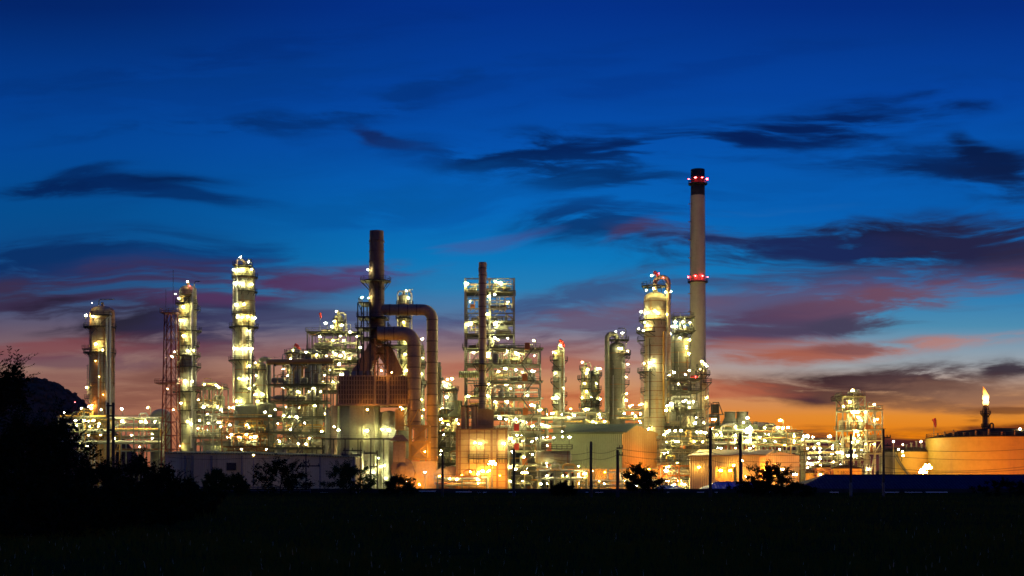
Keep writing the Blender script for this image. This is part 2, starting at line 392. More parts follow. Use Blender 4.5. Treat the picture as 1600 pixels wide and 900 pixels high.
surface('yard_concrete', (0.22, 0.20, 0.17), (0.12, 0.10, 0.08), 0.5, 0.85, streaky=False, scale=0.5)
surface('hill_forest', (0.13, 0.085, 0.055), (0.17, 0.11, 0.08), 0.5, 1.0, 0.0, 0.5, streaky=False, scale=0.06, spec=0.0)  # woodland lightened: aerial haze is put into the base colour
surface('bark', (0.035, 0.028, 0.02), (0.02, 0.016, 0.012), 0.5, 0.9, spec=0.0)
surface('leaf_dark', (0.020, 0.028, 0.010), (0.030, 0.027, 0.010), 0.4, 0.75, 0.0, 0.4, streaky=False, spec=0.0)
surface('leaf_green', (0.04, 0.065, 0.02), (0.05, 0.06, 0.015), 0.4, 0.65, 0.0, 0.4, streaky=False, spec=0.0)
surface('grass_blade', (0.095, 0.088, 0.012), (0.17, 0.11, 0.02), 0.35, 0.75, 0.0, 0.4, streaky=False, spec=0.0)
surface('seed_head', (0.42, 0.38, 0.26), None, 0, 0.7, spec=0.0)
surface('black_text', (0.02, 0.02, 0.02), None, 0, 0.6)
LAMP_L = 500.0
LENS = 0.56
emitter('lamp_white', (1.0, 0.86, 0.27), LAMP_L)
emitter('lamp_pale', (1.0, 0.94, 0.46), LAMP_L)
emitter('lamp_sodium', (1.0, 0.42, 0.06), LAMP_L * 1.6)
emitter('lamp_flood', (1.0, 0.23, 0.004), LAMP_L * 6.6)      # high-pressure sodium area floodlights
emitter('lamp_flood_amber', (1.0, 0.40, 0.03), LAMP_L * 5.5)
emitter('lamp_amber', (1.0, 0.56, 0.10), LAMP_L * 1.1)
emitter('lamp_red', (1.0, 0.03, 0.03), 90.0)
emitter('lamp_blue', (0.45, 0.72, 1.0), LAMP_L)

# ------------------------------------------------------------------ lamps (parts of what carries them)
def ico():
    t = (1 + 5 ** 0.5) / 2
    v = [Vector(p).normalized() for p in [(-1, t, 0), (1, t, 0), (-1, -t, 0), (1, -t, 0), (0, -1, t), (0, 1, t), (0, -1, -t), (0, 1, -t), (t, 0, -1), (t, 0, 1), (-t, 0, -1), (-t, 0, 1)]]
    f = [(0, 11, 5), (0, 5, 1), (0, 1, 7), (0, 7, 10), (0, 10, 11), (1, 5, 9), (5, 11, 4), (11, 10, 2), (10, 7, 6), (7, 1, 8), (3, 9, 4), (3, 4, 2), (3, 2, 6), (3, 6, 8), (3, 8, 9), (4, 9, 5), (2, 4, 11), (6, 2, 10), (8, 6, 7), (9, 8, 1)]
    return v, f
LAMP_MESH = {}
def lamp_mesh(kind, stem=True):
    key = (kind, stem)
    if key in LAMP_MESH: return LAMP_MESH[key]
    b = MB(); v, f = ico()
    b.add([(p.x * 0.50 * LENS, p.y * 0.30 * LENS, p.z * 0.27 * LENS) for p in v], f, True, 1)          # lens
    if kind not in ('lamp_flood', 'lamp_flood_amber', 'lamp_sodium'): b.lathe(0, 0, [(0.22, 0.15), (0.18, 0.24), (0.001, 0.27)], 8, True, 0)        # hood
    if stem:
        b.bar((0, 0.30, 0.10), (0, 0.36, -1.45), 0.09); b.bar((0, 0.36, 0.12), (0, 0.12, 0.30), 0.08)
    me = bpy.data.meshes.new('lamp')
    me.from_pydata(b.v, [], b.f)
    me.materials.append(MAT['steel_dark']); me.materials.append(MAT[kind])
    me.polygons.foreach_set('use_smooth', b.sm); me.polygons.foreach_set('material_index', b.mi); me.update()
    LAMP_MESH[key] = me
    return me
lrng = random.Random(11)
def lamp(parent, p, s=1.0, kind='lamp_white', stem=True):
    root = parent
    while root.parent is not None: root = root.parent
    if kind == 'lamp_white' and lrng.random() < 0.35: kind = 'lamp_pale'
    if kind == 'lamp_white' and p[2] < 14 and lrng.random() < 0.3: kind = 'lamp_amber'
    o = bpy.data.objects.new('lamp', lamp_mesh(kind, stem)); COL.objects.link(o)
    o.parent = parent
    o.location = Vector(p) - ORIGIN[root.name]
    s *= lrng.uniform(0.55, 1.15); o.scale = (s, s, s)
    o.rotation_euler = (lrng.uniform(-0.12, 0.12), lrng.uniform(-0.22, 0.22), lrng.uniform(-0.7, 0.7))
    return o

# ------------------------------------------------------------------ builders
def railing_ring(b, x, y, z, r, n=14, a0=0, a1=2 * math.pi, w=0.1):
    full = abs(a1 - a0 - 2 * math.pi) < 1e-3
    for hh in (0.55, 1.1):
        pts = [(x + r * math.cos(a0 + (a1 - a0) * i / 20), y + r * math.sin(a0 + (a1 - a0) * i / 20), z + hh) for i in range(20 if full else 21)]
        b.tube(pts, w / 2, 4, closed=full)
    for i in range(n):
        an = a0 + (a1 - a0) * i / n
        b.bar((x + r * math.cos(an), y + r * math.sin(an), z), (x + r * math.cos(an), y + r * math.sin(an), z + 1.12), w)
def railing_rect(b, x0, x1, y0, y1, z, step=1.9, w=0.09, sides='fblr'):
    runs = []
    if 'f' in sides: runs.append(((x0, y0), (x1, y0)))
    if 'b' in sides: runs.append(((x0, y1), (x1, y1)))
    if 'l' in sides: runs.append(((x0, y0), (x0, y1)))
    if 'r' in sides: runs.append(((x1, y0), (x1, y1)))
    for (a, c) in runs:
        L = math.hypot(c[0] - a[0], c[1] - a[1]); n = max(1, int(L / step))
        for hh in (0.55, 1.1): b.bar((*a, z + hh), (*c, z + hh), w)
        for i in range(n + 1):
            t = i / n; x = a[0] + (c[0] - a[0]) * t; y = a[1] + (c[1] - a[1]) * t
            b.bar((x, y, z), (x, y, z + 1.12), w)
def ladder(b, x, y, z0, z1, cage=True, out=-1):
    for s in (-0.25, 0.25): b.bar((x + s, y, z0), (x + s, y, z1), 0.08)
    z = z0 + 0.4
    while z < z1:
        b.bar((x - 0.25, y, z), (x + 0.25, y, z), 0.05); z += 0.6
    if cage and z1 - z0 > 4:
        z = z0 + 2.4
        while z <= z1:
            b.tube(arc((x, y, z), 0.42, math.pi if out < 0 else 0, 2 * math.pi if out < 0 else math.pi, 6, (1, 0, 0), (0, 1, 0)), 0.035, 4); z += 1.2
        for an in (-0.6, -1.57, -2.5): b.bar((x + 0.42 * math.cos(an), y + 0.42 * math.sin(an), z0 + 2.4), (x + 0.42 * math.cos(an), y + 0.42 * math.sin(an), z1), 0.05)

def platform(root, x, y, r, py, pl, pr, Y, mat='steel_dark', rmat='steel_frame', support=True):
    """gallery round a column (ring) or a small balcony beside it, with railing"""
    z = PZ(py, Y); x0 = PX(pl, Y); x1 = PX(pr, Y); hw = (x1 - x0) / 2; cx = (x0 + x1) / 2
    d = MB(); q = MB()
    if hw > r * 0.92 and abs(cx - x) < r * 0.9:
        R_ = max(hw, r + 0.4)
        d.lathe(cx, y, [(max(0.05, min(r * 0.6, R_ - abs(cx - x) - 0.2)), z), (R_, z), (R_, z - 0.28), (max(0.05, min(r * 0.6, R_ - 0.2)), z - 0.28)], 24, False)
        if support:
            for k in range(10):
                an = 2 * math.pi * k / 10 + 0.2
                d.bar((cx + (R_ - 0.15) * math.cos(an), y + (R_ - 0.15) * math.sin(an), z - 0.3), (x + r * 0.98 * math.cos(an), y + r * 0.98 * math.sin(an), z - 0.3 - max(1.2, (R_ - r) * 1.1)), 0.14)
        railing_ring(q, cx, y, z, R_ - 0.06, 16)
    else:
        yy0, yy1 = y - 1.6, y + 1.2
        if x0 < x < x1 or abs(cx - x) < r: yy0, yy1 = y - r - 1.7, y - r * 0.6
        d.box(x0, x1, yy0, yy1, z - 0.22, z)
        xs = x0 if cx < x else x1; xi = x1 if cx < x else x0
        d.bar((xs, yy0 + 0.2, z - 0.2), (xi, yy0 + 0.2, z - 0.2 - (x1 - x0)), 0.13)
        d.bar((xs, yy1 - 0.2, z - 0.2), (xi, yy1 - 0.2, z - 0.2 - (x1 - x0)), 0.13)
        railing_rect(q, x0 + 0.04, x1 - 0.04, yy0 + 0.04, yy1 - 0.04, z)
    p = d.build('platform', MAT[mat], root)
    q.build('railing', MAT[rmat], p)
    return p

def column(name, label, cat, xl, xr, top, bot, Y, plats=(), lamps=(), pipes=(), mat='cladding', ladders=(), davit=None, group=None, dome_h=0.5, neck=None, bands=6, pmat='steel_dark', rmat='steel_dark', base_to_ground=True):
    x = (PX(xl, Y) + PX(xr, Y)) / 2; r = (PX(xr, Y) - PX(xl, Y)) / 2
    zt = PZ(top, Y); zb = PZ(bot, Y)
    t = thing(name, label, cat, (x, Y, 0.0), group)
    b = MB(); h = r * 2 * dome_h * 0.5
    zc = zt - h
    prof = [(r, zb)]
    if neck:                       # (row, factor): wider above that row
        zn = PZ(neck[0], Y); prof += [(r, zn - 0.8), (r * neck[1], zn + 0.8), (r * neck[1], zc)]; rt = r * neck[1]
    else: prof += [(r, zc)]; rt = r
    b.lathe(x, Y, prof, 28)
    b.lathe(x, Y, [(rr, zz) for rr, zz in dome(rt, zc, h)], 28)
    b.cyl(x, Y, zt - 0.1, zt + 1.2, 0.45, 0.45, 10)
    for k in range(bands):
        zz = zb + (zc - zb) * (k + 0.6) / bands
        rr = r if not neck or zz < PZ(neck[0], Y) else rt
        b.band(x, Y, zz, rr, 0.2, 0.09, 28, 1)
    for k in range(2 + int(r > 2.5) * 2):            # conduits and small lines clipped to the shell
        an = -math.pi / 2 + lrng.uniform(-1.35, 1.35); za = zb + (zc - zb) * lrng.uniform(0, .3); ze = zb + (zc - zb) * lrng.uniform(.55, 1.0); q = MB(); cr = lrng.choice([.07, .1, .14]); rr = r + cr + .12
        px_, py_ = x + rr * math.cos(an), Y + rr * math.sin(an); q.tube([(px_, py_, za), (px_, py_, ze), (x + r * .9 * math.cos(an), Y + r * .9 * math.sin(an), ze + .3)], cr, 6); q.build('conduit', MAT[lrng.choice(['steel_dark', 'pipe_silver', 'steel_rust'])], t)
    for k in range(4):            # manways
        zz = zb + (zc - zb) * lrng.uniform(0.15, 0.95); an = -math.pi / 2 + lrng.uniform(-0.9, 0.9)
        d = Vector((math.cos(an), math.sin(an), 0))
        b.tube([Vector((x, Y, zz)) + d * (r * 0.9), Vector((x, Y, zz)) + d * (rt + 0.55)], 0.42, 10)
        b.tube([Vector((x, Y, zz)) + d * (rt + 0.55), Vector((x, Y, zz)) + d * (rt + 0.7)], 0.56, 10)
    b.build('shell', [MAT[mat], MAT['steel_rust']], t)
    if base_to_ground and zb > 0.6:
        s = MB(); s.lathe(x, Y, [(r * 1.06, 0.0), (r * 0.98, zb)], 24); s.band(x, Y, zb - 0.2, r, 0.4, 0.12)
        s.build('skirt', MAT[mat], t)
    for (py, pl, pr) in plats: platform(t, x, Y, r if not neck or PZ(py, Y) < PZ(neck[0], Y) else rt, py, pl, pr, Y, pmat, rmat)
    for (pxl, pt, pb) in ladders:
        q = MB(); xx = PX(pxl, Y); dx = xx - x
        yy = Y - math.sqrt(max(0.0, (r + 0.5) ** 2 - dx * dx)) if abs(dx) < r else Y - 0.2
        ladder(q, xx, yy, PZ(pb, Y), PZ(pt, Y)); q.build('ladder', MAT['steel_light'], t)
    for pp in pipes:
        pxc, pt, pb, rad = pp[:4]; pm = pp[4] if len(pp) > 4 else 'pipe_silver'
        xx = PX(pxc, Y); dx = xx - x; yy = Y - math.sqrt(max(0.0, (r + rad + 0.25) ** 2 - dx * dx)) if abs(dx) < r + rad + 0.25 else Y
        z1 = PZ(pt, Y); z0 = max(0.3, PZ(pb, Y)); q = MB()
        er = max(rad * 2, 0.8); side = 1 if dx > 0 else -1
        if z1 > zc + 1.0:          # overhead line: swan neck over the top into the dome
            span = abs(dx); er = min(er * 1.3, span * 0.48)
            pts = [(xx, yy, z0), (xx, yy, z1 - er)] + [(p.x, yy + (Y - yy) * i / 6, p.z) for i, p in enumerate(arc((xx - side * er, yy, z1 - er), er, 0, math.pi / 2, 6, (side, 0, 0)))]
            pts += [(x + side * er, Y, z1)] + [(p.x, Y, p.z) for p in arc((x + side * er, Y, z1 - er), er, math.pi / 2, math.pi, 6, (side, 0, 0))] + [(x, Y, zc + h * 0.6)]
        else:
            pts = [(xx, yy, z0), (xx, yy, z1 - er)] + [p for p in arc((xx, yy + er, z1 - er), er, math.pi, math.pi / 2, 5, (0, 1, 0))] + [(xx - dx * 0.4, Y, z1)]
        q.tube(pts, rad, 10)
        zz = z0 + 3
        while zz < z1 - 2:
            q.cyl(xx, yy, zz, zz + 0.18, rad * 1.22, n=10); zz += 6.5
        q.build('riser_pipe', MAT[pm], t)
    if davit:
        dp, dh, dl = davit; q = MB(); xx = PX(dp, Y); zt2 = PZ(dh, Y)
        q.tube([(xx, Y - 0.4, zc)] + [(xx, Y - 0.4, zt2 - 0.6)] + [(xx + math.copysign(0.5, dl), Y - 0.4, zt2), (xx + dl * Y / FPX, Y - 0.4, zt2)], 0.16, 6)
        q.build('davit_arm', MAT['steel_light'], t)
    for L in lamps:
        px, py = L[0], L[1]; s = L[2] if len(L) > 2 else 1.15; kind = L[3] if len(L) > 3 else 'lamp_white'
        dx = PX(px, Y) - x; rr = r + 0.75 + 0.35 * s
        yy = Y - math.sqrt(rr * rr - dx * dx) if abs(dx) < rr else Y - 0.6
        lamp(t, (PX(px, Y), yy, PZ(py, Y)), s * .85, kind)
    return t

def hvessel(b, x0, x1, y, z, r, n=16):
    prof = []
    for i in range(5): a = math.pi / 2 * i / 4; prof.append((max(0.001, r * math.sin(a)), x0 - r * 0.45 * math.cos(a)))
    for i in range(5): a = math.pi / 2 * i / 4; prof.append((max(0.001, r * math.cos(a)), x1 + r * 0.45 * math.sin(a)))
    vs = []; m = len(prof)
    for (rr, xx) in prof:
        for k in range(n): an = 2 * math.pi * k / n; vs.append((xx, y + rr * math.cos(an), z + rr * math.sin(an)))
    fs = [(i * n + k, i * n + (k + 1) % n, (i + 1) * n + (k + 1) % n, (i + 1) * n + k) for i in range(m - 1) for k in range(n)]
    b.add(vs, fs, True)

PIPE_MATS = ['pipe_silver'] * 5 + ['steel_light'] * 3 + ['pipe_yellow'] * 2 + ['steel_rust']
def clutter(t, rg, x0, x1, y0, y1, z0, z1, n, mats=None):
    """equipment standing on one level of a structure: each vessel, exchanger, pump box and pipe is a part"""
    mats = mats or PIPE_MATS
    W = x1 - x0; H = z1 - z0
    if W < 1.5 or H < 1.2: return
    for k in range(n):
        kind = rg.random(); m = MAT[rg.choice(mats)]; b = MB()
        x = rg.uniform(x0 + 0.4, x1 - 0.4); y = rg.uniform(y0 + 0.8, y1 - 0.8)
        if kind < 0.16 and H > 2.2:
            r = rg.uniform(0.45, min(1.2, W * 0.2)); hh = H * rg.uniform(0.45, 0.85)
            b.lathe(x, y, [(r, z0 + 0.1), (r, z0 + hh - r * 0.5)], 14); b.lathe(x, y, dome(r, z0 + hh - r * 0.5, r * 0.5), 14); b.band(x, y, z0 + hh * 0.5, r, 0.12, 0.05, 14)
            b.cyl(x, y, z0 + hh - 0.1, z0 + hh + 0.5, 0.18, n=8)
            b.build('drum', MAT[rg.choice(['cladding', 'cladding_tan', 'steel_light'])], t)
        elif kind < 0.30 and W > 4:
            L = rg.uniform(2.2, min(6, W * 0.6)); r = rg.uniform(0.4, min(0.9, H * 0.22)); xa = rg.uniform(x0 + 0.5, x1 - L - 0.5); zz = z0 + r + 0.5
            hvessel(b, xa, xa + L, y, zz, r)
            for sx in (0.25, 0.75): b.box(xa + L * sx - 0.15, xa + L * sx + 0.15, y - r * 0.7, y + r * 0.7, z0, zz - r * 0.6)
            b.build('heat_exchanger', MAT[rg.choice(['cladding', 'steel_light', 'cladding_tan'])], t)
        elif kind < 0.36:
            w = rg.uniform(0.5, 1.1); hh = rg.uniform(0.9, min(1.9, H * 0.7))
            b.box(x - w, x + w, y - 0.5, y + 0.5, z0, z0 + hh); b.box(x - w * 0.8, x + w * 0.8, y - 0.53, y - 0.5, z0 + 0.15, z0 + hh - 0.12)
            b.build('cabinet', MAT[rg.choice(['steel_light', 'grey_panel', 'box_orange', 'steel_rust'])], t)
        elif kind < 0.66:
            r = rg.choice([0.10, 0.12, 0.15, 0.2, 0.28]); L = rg.uniform(0.25, 0.95) * W; xa = rg.uniform(x0, x1 - L); zz = z0 + H * rg.uniform(0.2, 0.92)
            pts = [(xa, y, zz), (xa + L, y, zz)]
            if rg.random() < 0.65:
                e = min(0.5, L * 0.2); pts = [(xa, y, zz), (xa + L - e, y, zz)] + [p for p in arc((xa + L - e, y, zz - e), e, math.pi / 2, 0, 4)] + [(xa + L, y, z0)]
            if rg.random() < 0.45:
                e = 0.4; pts = [(xa, y, z0), (xa, y, zz - e)] + [p for p in arc((xa + e, y, zz - e), e, math.pi, math.pi / 2, 4)] + pts[1:]
            b.tube(pts, r, 8)
            for q in range(int(L / 3)): b.tube([(xa + 1 + q * 3, y, zz), (xa + 1.15 + q * 3, y, zz)], r * 1.5, 8)
            b.build('pipe', m, t)
        else:
            r = rg.choice([0.09, 0.12, 0.16, 0.22]); hh = H * rg.uniform(0.5, 1.0)
            off = rg.choice([-1, 1]) * rg.uniform(0.5, min(2.2, W * 0.3))
            if x + off < x0 or x + off > x1: off = -off
            pts = [(x, y, z0), (x, y, z0 + hh - 0.35), (x + math.copysign(0.1, off), y, z0 + hh - 0.1), (x + math.copysign(0.35, off), y, z0 + hh), (x + off, y, z0 + hh)]
            if rg.random() < 0.6: pts += [(x + off + math.copysign(0.3, off), y, z0 + hh - 0.12), (x + off + math.copysign(0.36, off), y, z0 + hh * rg.uniform(0.0, 0.6))]
            b.tube(pts, r, 8); zv = z0 + hh * 0.4
            b.cyl(x, y, zv, zv + 0.35, r * 1.9, n=8)
            b.build('pipe', m, t)

def frame(name, label, cat, px0, px1, levels, Y, depth=9.0, bays=3, fmat='steel_frame', stuff=6, lamps=(), nl=0, seed=1, group=None, decks=True, rails=True, brace=0.5, roof=False, col_w=0.36, lkind='lamp_white', mats=None, ground=True, lamp_s=(0.5, 1.15), stairs=None, top_clutter=2, nodeck=()):
    """open steel process structure: columns, beams, bracing, decks, railings, stairs, equipment, lamps"""
    rg = random.Random(seed * 131 + 7)
    x0, x1 = PX(px0, Y), PX(px1, Y); y0, y1 = Y - depth / 2, Y + depth / 2
    zs = sorted(PZ(p, Y) for p in levels)
    t = thing(name, label, cat, ((x0 + x1) / 2, Y, 0.0), group)
    b = MB(); xs = [x0 + (x1 - x0) * i / bays for i in range(bays + 1)]
    zb = 0.0 if ground else zs[0]
    for x in xs:
        for y in (y0, y1): b.bar((x, y, zb), (x, y, zs[-1] + (0.0 if not roof else 0.0)), col_w)
    for z in zs:
        for y in (y0, y1): b.bar((x0, y, z - 0.2), (x1, y, z - 0.2), 0.24, 0.36)
        for x in xs: b.bar((x, y0, z - 0.2), (x, y1, z - 0.2), 0.2, 0.3)
    allz = [zb] + zs
    d = b; any_b = False
    for i in range(len(allz) - 1):
        for k in range(bays):
            if rg.random() < brace:
                any_b = True; za, zc = allz[i], allz[i + 1] - 0.3; y = y0 if rg.random() < 0.6 else y1
                m = rg.random()
                if m < 0.4: d.bar((xs[k], y, za), (xs[k + 1], y, zc), 0.17); d.bar((xs[k + 1], y, za), (xs[k], y, zc), 0.17)
                elif m < 0.7: d.bar((xs[k], y, za), (xs[k + 1], y, zc), 0.19)
                else:
                    xm = (xs[k] + xs[k + 1]) / 2; d.bar((xs[k], y, za), (xm, y, zc), 0.17); d.bar((xs[k + 1], y, za), (xm, y, zc), 0.17)
    b.build('steel_frame', MAT[fmat], t)
    for i, z in enumerate(zs):
        if decks and not any(abs(z - PZ(p_, Y)) < 0.05 for p_ in nodeck):
            q = MB(); e = rg.uniform(0.0, 1.2)
            q.box(x0 - e, x1 + rg.uniform(0, 1.0), y0 - 0.9, y1 - 0.4, z + 0.01, z + 0.09)
            dk = q.build('deck', MAT['steel_dark'], t)
            if rails:
                q = MB(); railing_rect(q, x0 - e + 0.1, x1 - 0.1, y0 - 0.8, y1 - 0.5, z + 0.09); q.build('railing', MAT['steel_frame'], dk)
    for i in range(len(allz)):
        za = allz[i] + 0.1; zc = allz[i + 1] - 0.5 if i + 1 < len(allz) else allz[i] + 3.2
        clutter(t, rg, x0, x1, y0, y1, za, zc, int(stuff * 1.5) if i + 1 < len(allz) else top_clutter, mats)
    if stairs:
        for (sx0, sx1, rows) in stairs:
            for j in range(len(rows) - 1):
                q = MB(); za, zc = PZ(rows[j + 1], Y), PZ(rows[j], Y)
                xa, xb = (PX(sx0, Y), PX(sx1, Y)) if j % 2 == 0 else (PX(sx1, Y), PX(sx0, Y))
                for dy in (0.0, 0.9): q.bar((xa, y0 - 1.1 - dy, za), (xb, y0 - 1.1 - dy, zc), 0.12, 0.32); q.bar((xa, y0 - 1.1 - dy, za + 1.0), (xb, y0 - 1.1 - dy, zc + 1.0), 0.08)
                n = max(4, int((zc - za) / 0.3))
                for s in range(n): u = (s + 0.5) / n; xx = xa + (xb - xa) * u; zz = za + (zc - za) * u; q.box(xx - 0.14, xx + 0.14, y0 - 1.95, y0 - 1.15, zz, zz + 0.05)
                q.build('stair', MAT['steel_frame'], t)
    for L in lamps:
        px, py = L[0], L[1]; s = L[2] if len(L) > 2 else 1.1; kd = L[3] if len(L) > 3 else lkind
        lamp(t, (PX(px, y0 - 0.7), y0 - 0.7, PZ(py, y0 - 0.7)), s, kd)
    for k in range(int(nl * 1.4)):
        i = rg.randrange(len(allz) - 1) if len(allz) > 1 else 0
        za, zc = allz[i], allz[i + 1]
        slots = max(3, int((x1 - x0) / 3.2)); lamp(t, (x0 + (x1 - x0) * (rg.randrange(slots) + .5) / slots, rg.choice([y0 - 0.6, y0 - 0.6, y0 + depth * 0.3, Y + 1]), min(zc - .5, za + 2.7)), rg.uniform(*lamp_s), lkind)
    return t

def rack(name, label, px0, px1, levels, Y, width=5.0, npipes=4, fmat='steel_frame', lamps=(), nl=0, seed=1, group=None, mats=None, truss=True, lkind='lamp_white', pitch=7.0, rail=True, s=(0.8, 1.2)):
    """pipe rack: portal bents, cross beams, long pipes lying along them"""
    rg = random.Random(seed * 977 + 3); mats = mats or PIPE_MATS
    x0, x1 = PX(px0, Y), PX(px1, Y); y0, y1 = Y - width / 2, Y + width / 2
    zs = sorted(PZ(p, Y) for p in levels)
    t = thing(name, label, 'pipe rack', ((x0 + x1) / 2, Y, 0.0), group)
    n = max(1, round((x1 - x0) / pitch)); b = MB(); xs = [x0 + (x1 - x0) * i / n for i in range(n + 1)]
    for x in xs:
        for y in (y0, y1): b.bar((x, y, 0), (x, y, zs[-1] + 0.2), 0.34)
        for z in zs: b.bar((x, y0, z - 0.2), (x, y1, z - 0.2), 0.28, 0.36)
    for z in zs:
        for y in (y0, y1): b.bar((x0, y, z - 0.2), (x1, y, z - 0.2), 0.2, 0.3)
    if truss and len(zs) > 1:
        for i in range(n):
            if rg.random() < 0.7: b.bar((xs[i], y0, zs[-2]), (xs[i + 1], y0, zs[-1] - 0.2), 0.15)
            if rg.random() < 0.5: b.bar((xs[i + 1], y0, 0.2), (xs[i], y0, zs[0] - 0.2), 0.15)
    b.build('rack_frame', MAT[fmat], t)
    for z in zs:
        for k in range(npipes):
            r = rg.choice([0.12, 0.16, 0.2, 0.26, 0.34]); y = y0 + 0.5 + (width - 1.0) * (k + 0.5) / npipes
            a = x0 - rg.uniform(0, 1); c = x1 + rg.uniform(0, 1); zz = z + r + 0.02
            if rg.random() < 0.3: c = x0 + (x1 - x0) * rg.uniform(0.4, 0.9)
            q = MB(); m = (a + c) / 2 + rg.uniform(-0.2, 0.2) * (c - a)
            if rg.random() < 0.35 and c - a > 12 and z == zs[-1]:
                u = rg.uniform(1.2, 2.4); w = rg.uniform(1.2, 2.0); e = 0.45
                pts = [(a, y, zz), (m - w - e, y, zz), (m - w, y, zz + e), (m - w, y, zz + u - e), (m - w + e, y, zz + u), (m + w - e, y, zz + u), (m + w, y, zz + u - e), (m + w, y, zz + e), (m + w + e, y, zz), (c, y, zz)]
            elif rg.random() < 0.5:
                e = 0.5; pts = [(a, y, zz), (c - e, y, zz), (c - 0.12, y, zz - 0.14), (c, y, zz - e), (c, y, max(0.2, zz - rg.uniform(2, 6)))]
            else: pts = [(a, y, zz), (c, y, zz)]
            q.tube(pts, r, 8); q.build('pipe', MAT[rg.choice(mats)], t)
    if rail:
        q = MB(); z = zs[-1]; q.box(x0, x1, y1 + 0.05, y1 + 1.1, z, z + 0.08); dk = q.build('walkway', MAT['steel_dark'], t)
        q = MB(); railing_rect(q, x0, x1, y1 + 0.1, y1 + 1.05, z + 0.08, 2.2, sides='fb'); q.build('railing', MAT['steel_frame'], dk)
    for L in lamps:
        px, py = L[0], L[1]; sc = L[2] if len(L) > 2 else 1.1; kd = L[3] if len(L) > 3 else lkind
        lamp(t, (PX(px, y0 - 0.6), y0 - 0.6, PZ(py, y0 - 0.6)), sc, kd)
    for k in range(int(nl * 1.5)):
        z = rg.choice(zs); slots = max(3, int((x1 - x0) / 3.5)); lamp(t, (x0 + (x1 - x0) * (rg.randrange(slots) + .5) / slots, y0 - 0.4, z + rg.choice((-1.3, 1.3))), rg.uniform(s[0] * .6, s[1]), lkind)
    return t

def light_post(label, px, py, Y, s=1.3, kind='lamp_white', arm=0.9, group='yard light posts', z0=0.0, glare_heads=1):
    x = PX(px, Y); z = PZ(py, Y); t = thing('light_post', label, 'light post', (x, Y, z0), group)
    b = MB(); b.tube([(x + arm, Y, z0), (x + arm, Y, z - 0.1), (x + arm * 0.75, Y, z + 0.35), (x, Y, z + 0.42)], [0.16, 0.1, 0.08, 0.07], 8); b.cyl(x + arm, Y, z0, z0 + 0.25, 0.26, n=8)
    b.build('post', MAT['steel_light'], t); lamp(t, (x, Y, z), s, kind, stem=False)
    if glare_heads > 1:  # bar and extra lamps added to widen the blaze of a single floodlight
        q = MB(); w = s * .5; q.bar((x - w * 1.2, Y + .35, z), (x + w * 1.2, Y + .35, z), .1); q.bar((x, Y, z - 1.2 * s), (x, Y + .35, z), .1); q.build('crossbar', MAT['steel_light'], t)
        for k in range(glare_heads): lamp(t, (x + (k % 3 - 1) * w + (w * .5 if k > 2 else 0), Y - .1, z + (.34 * s if k > 2 else -.1 * s)), s, kind, stem=False)
    return t
def windsock(label, px, py, Y, z0, d=1, size=1.0):
    x = PX(px, Y); z = PZ(py, Y); t = thing('windsock', label, 'windsock', (x, Y, z0), 'red windsocks on the structures')
    b = MB(); b.tube([(x, Y, z0), (x, Y, z)], 0.07, 6); b.build('pole', MAT['steel_light'], t)
    q = MB(); q.tube([(x, Y, z - 0.2), (x + d * 0.9 * size, Y - 0.2, z - 0.7 * size), (x + d * 1.7 * size, Y - 0.3, z - 1.9 * size), (x + d * 2.0 * size, Y - 0.3, z - 3.0 * size)], [0.75 * size, 0.62 * size, 0.45 * size, 0.3 * size], 10, cap=False)
    q.build('sock', MAT['windsock_cloth'], t)
    return t

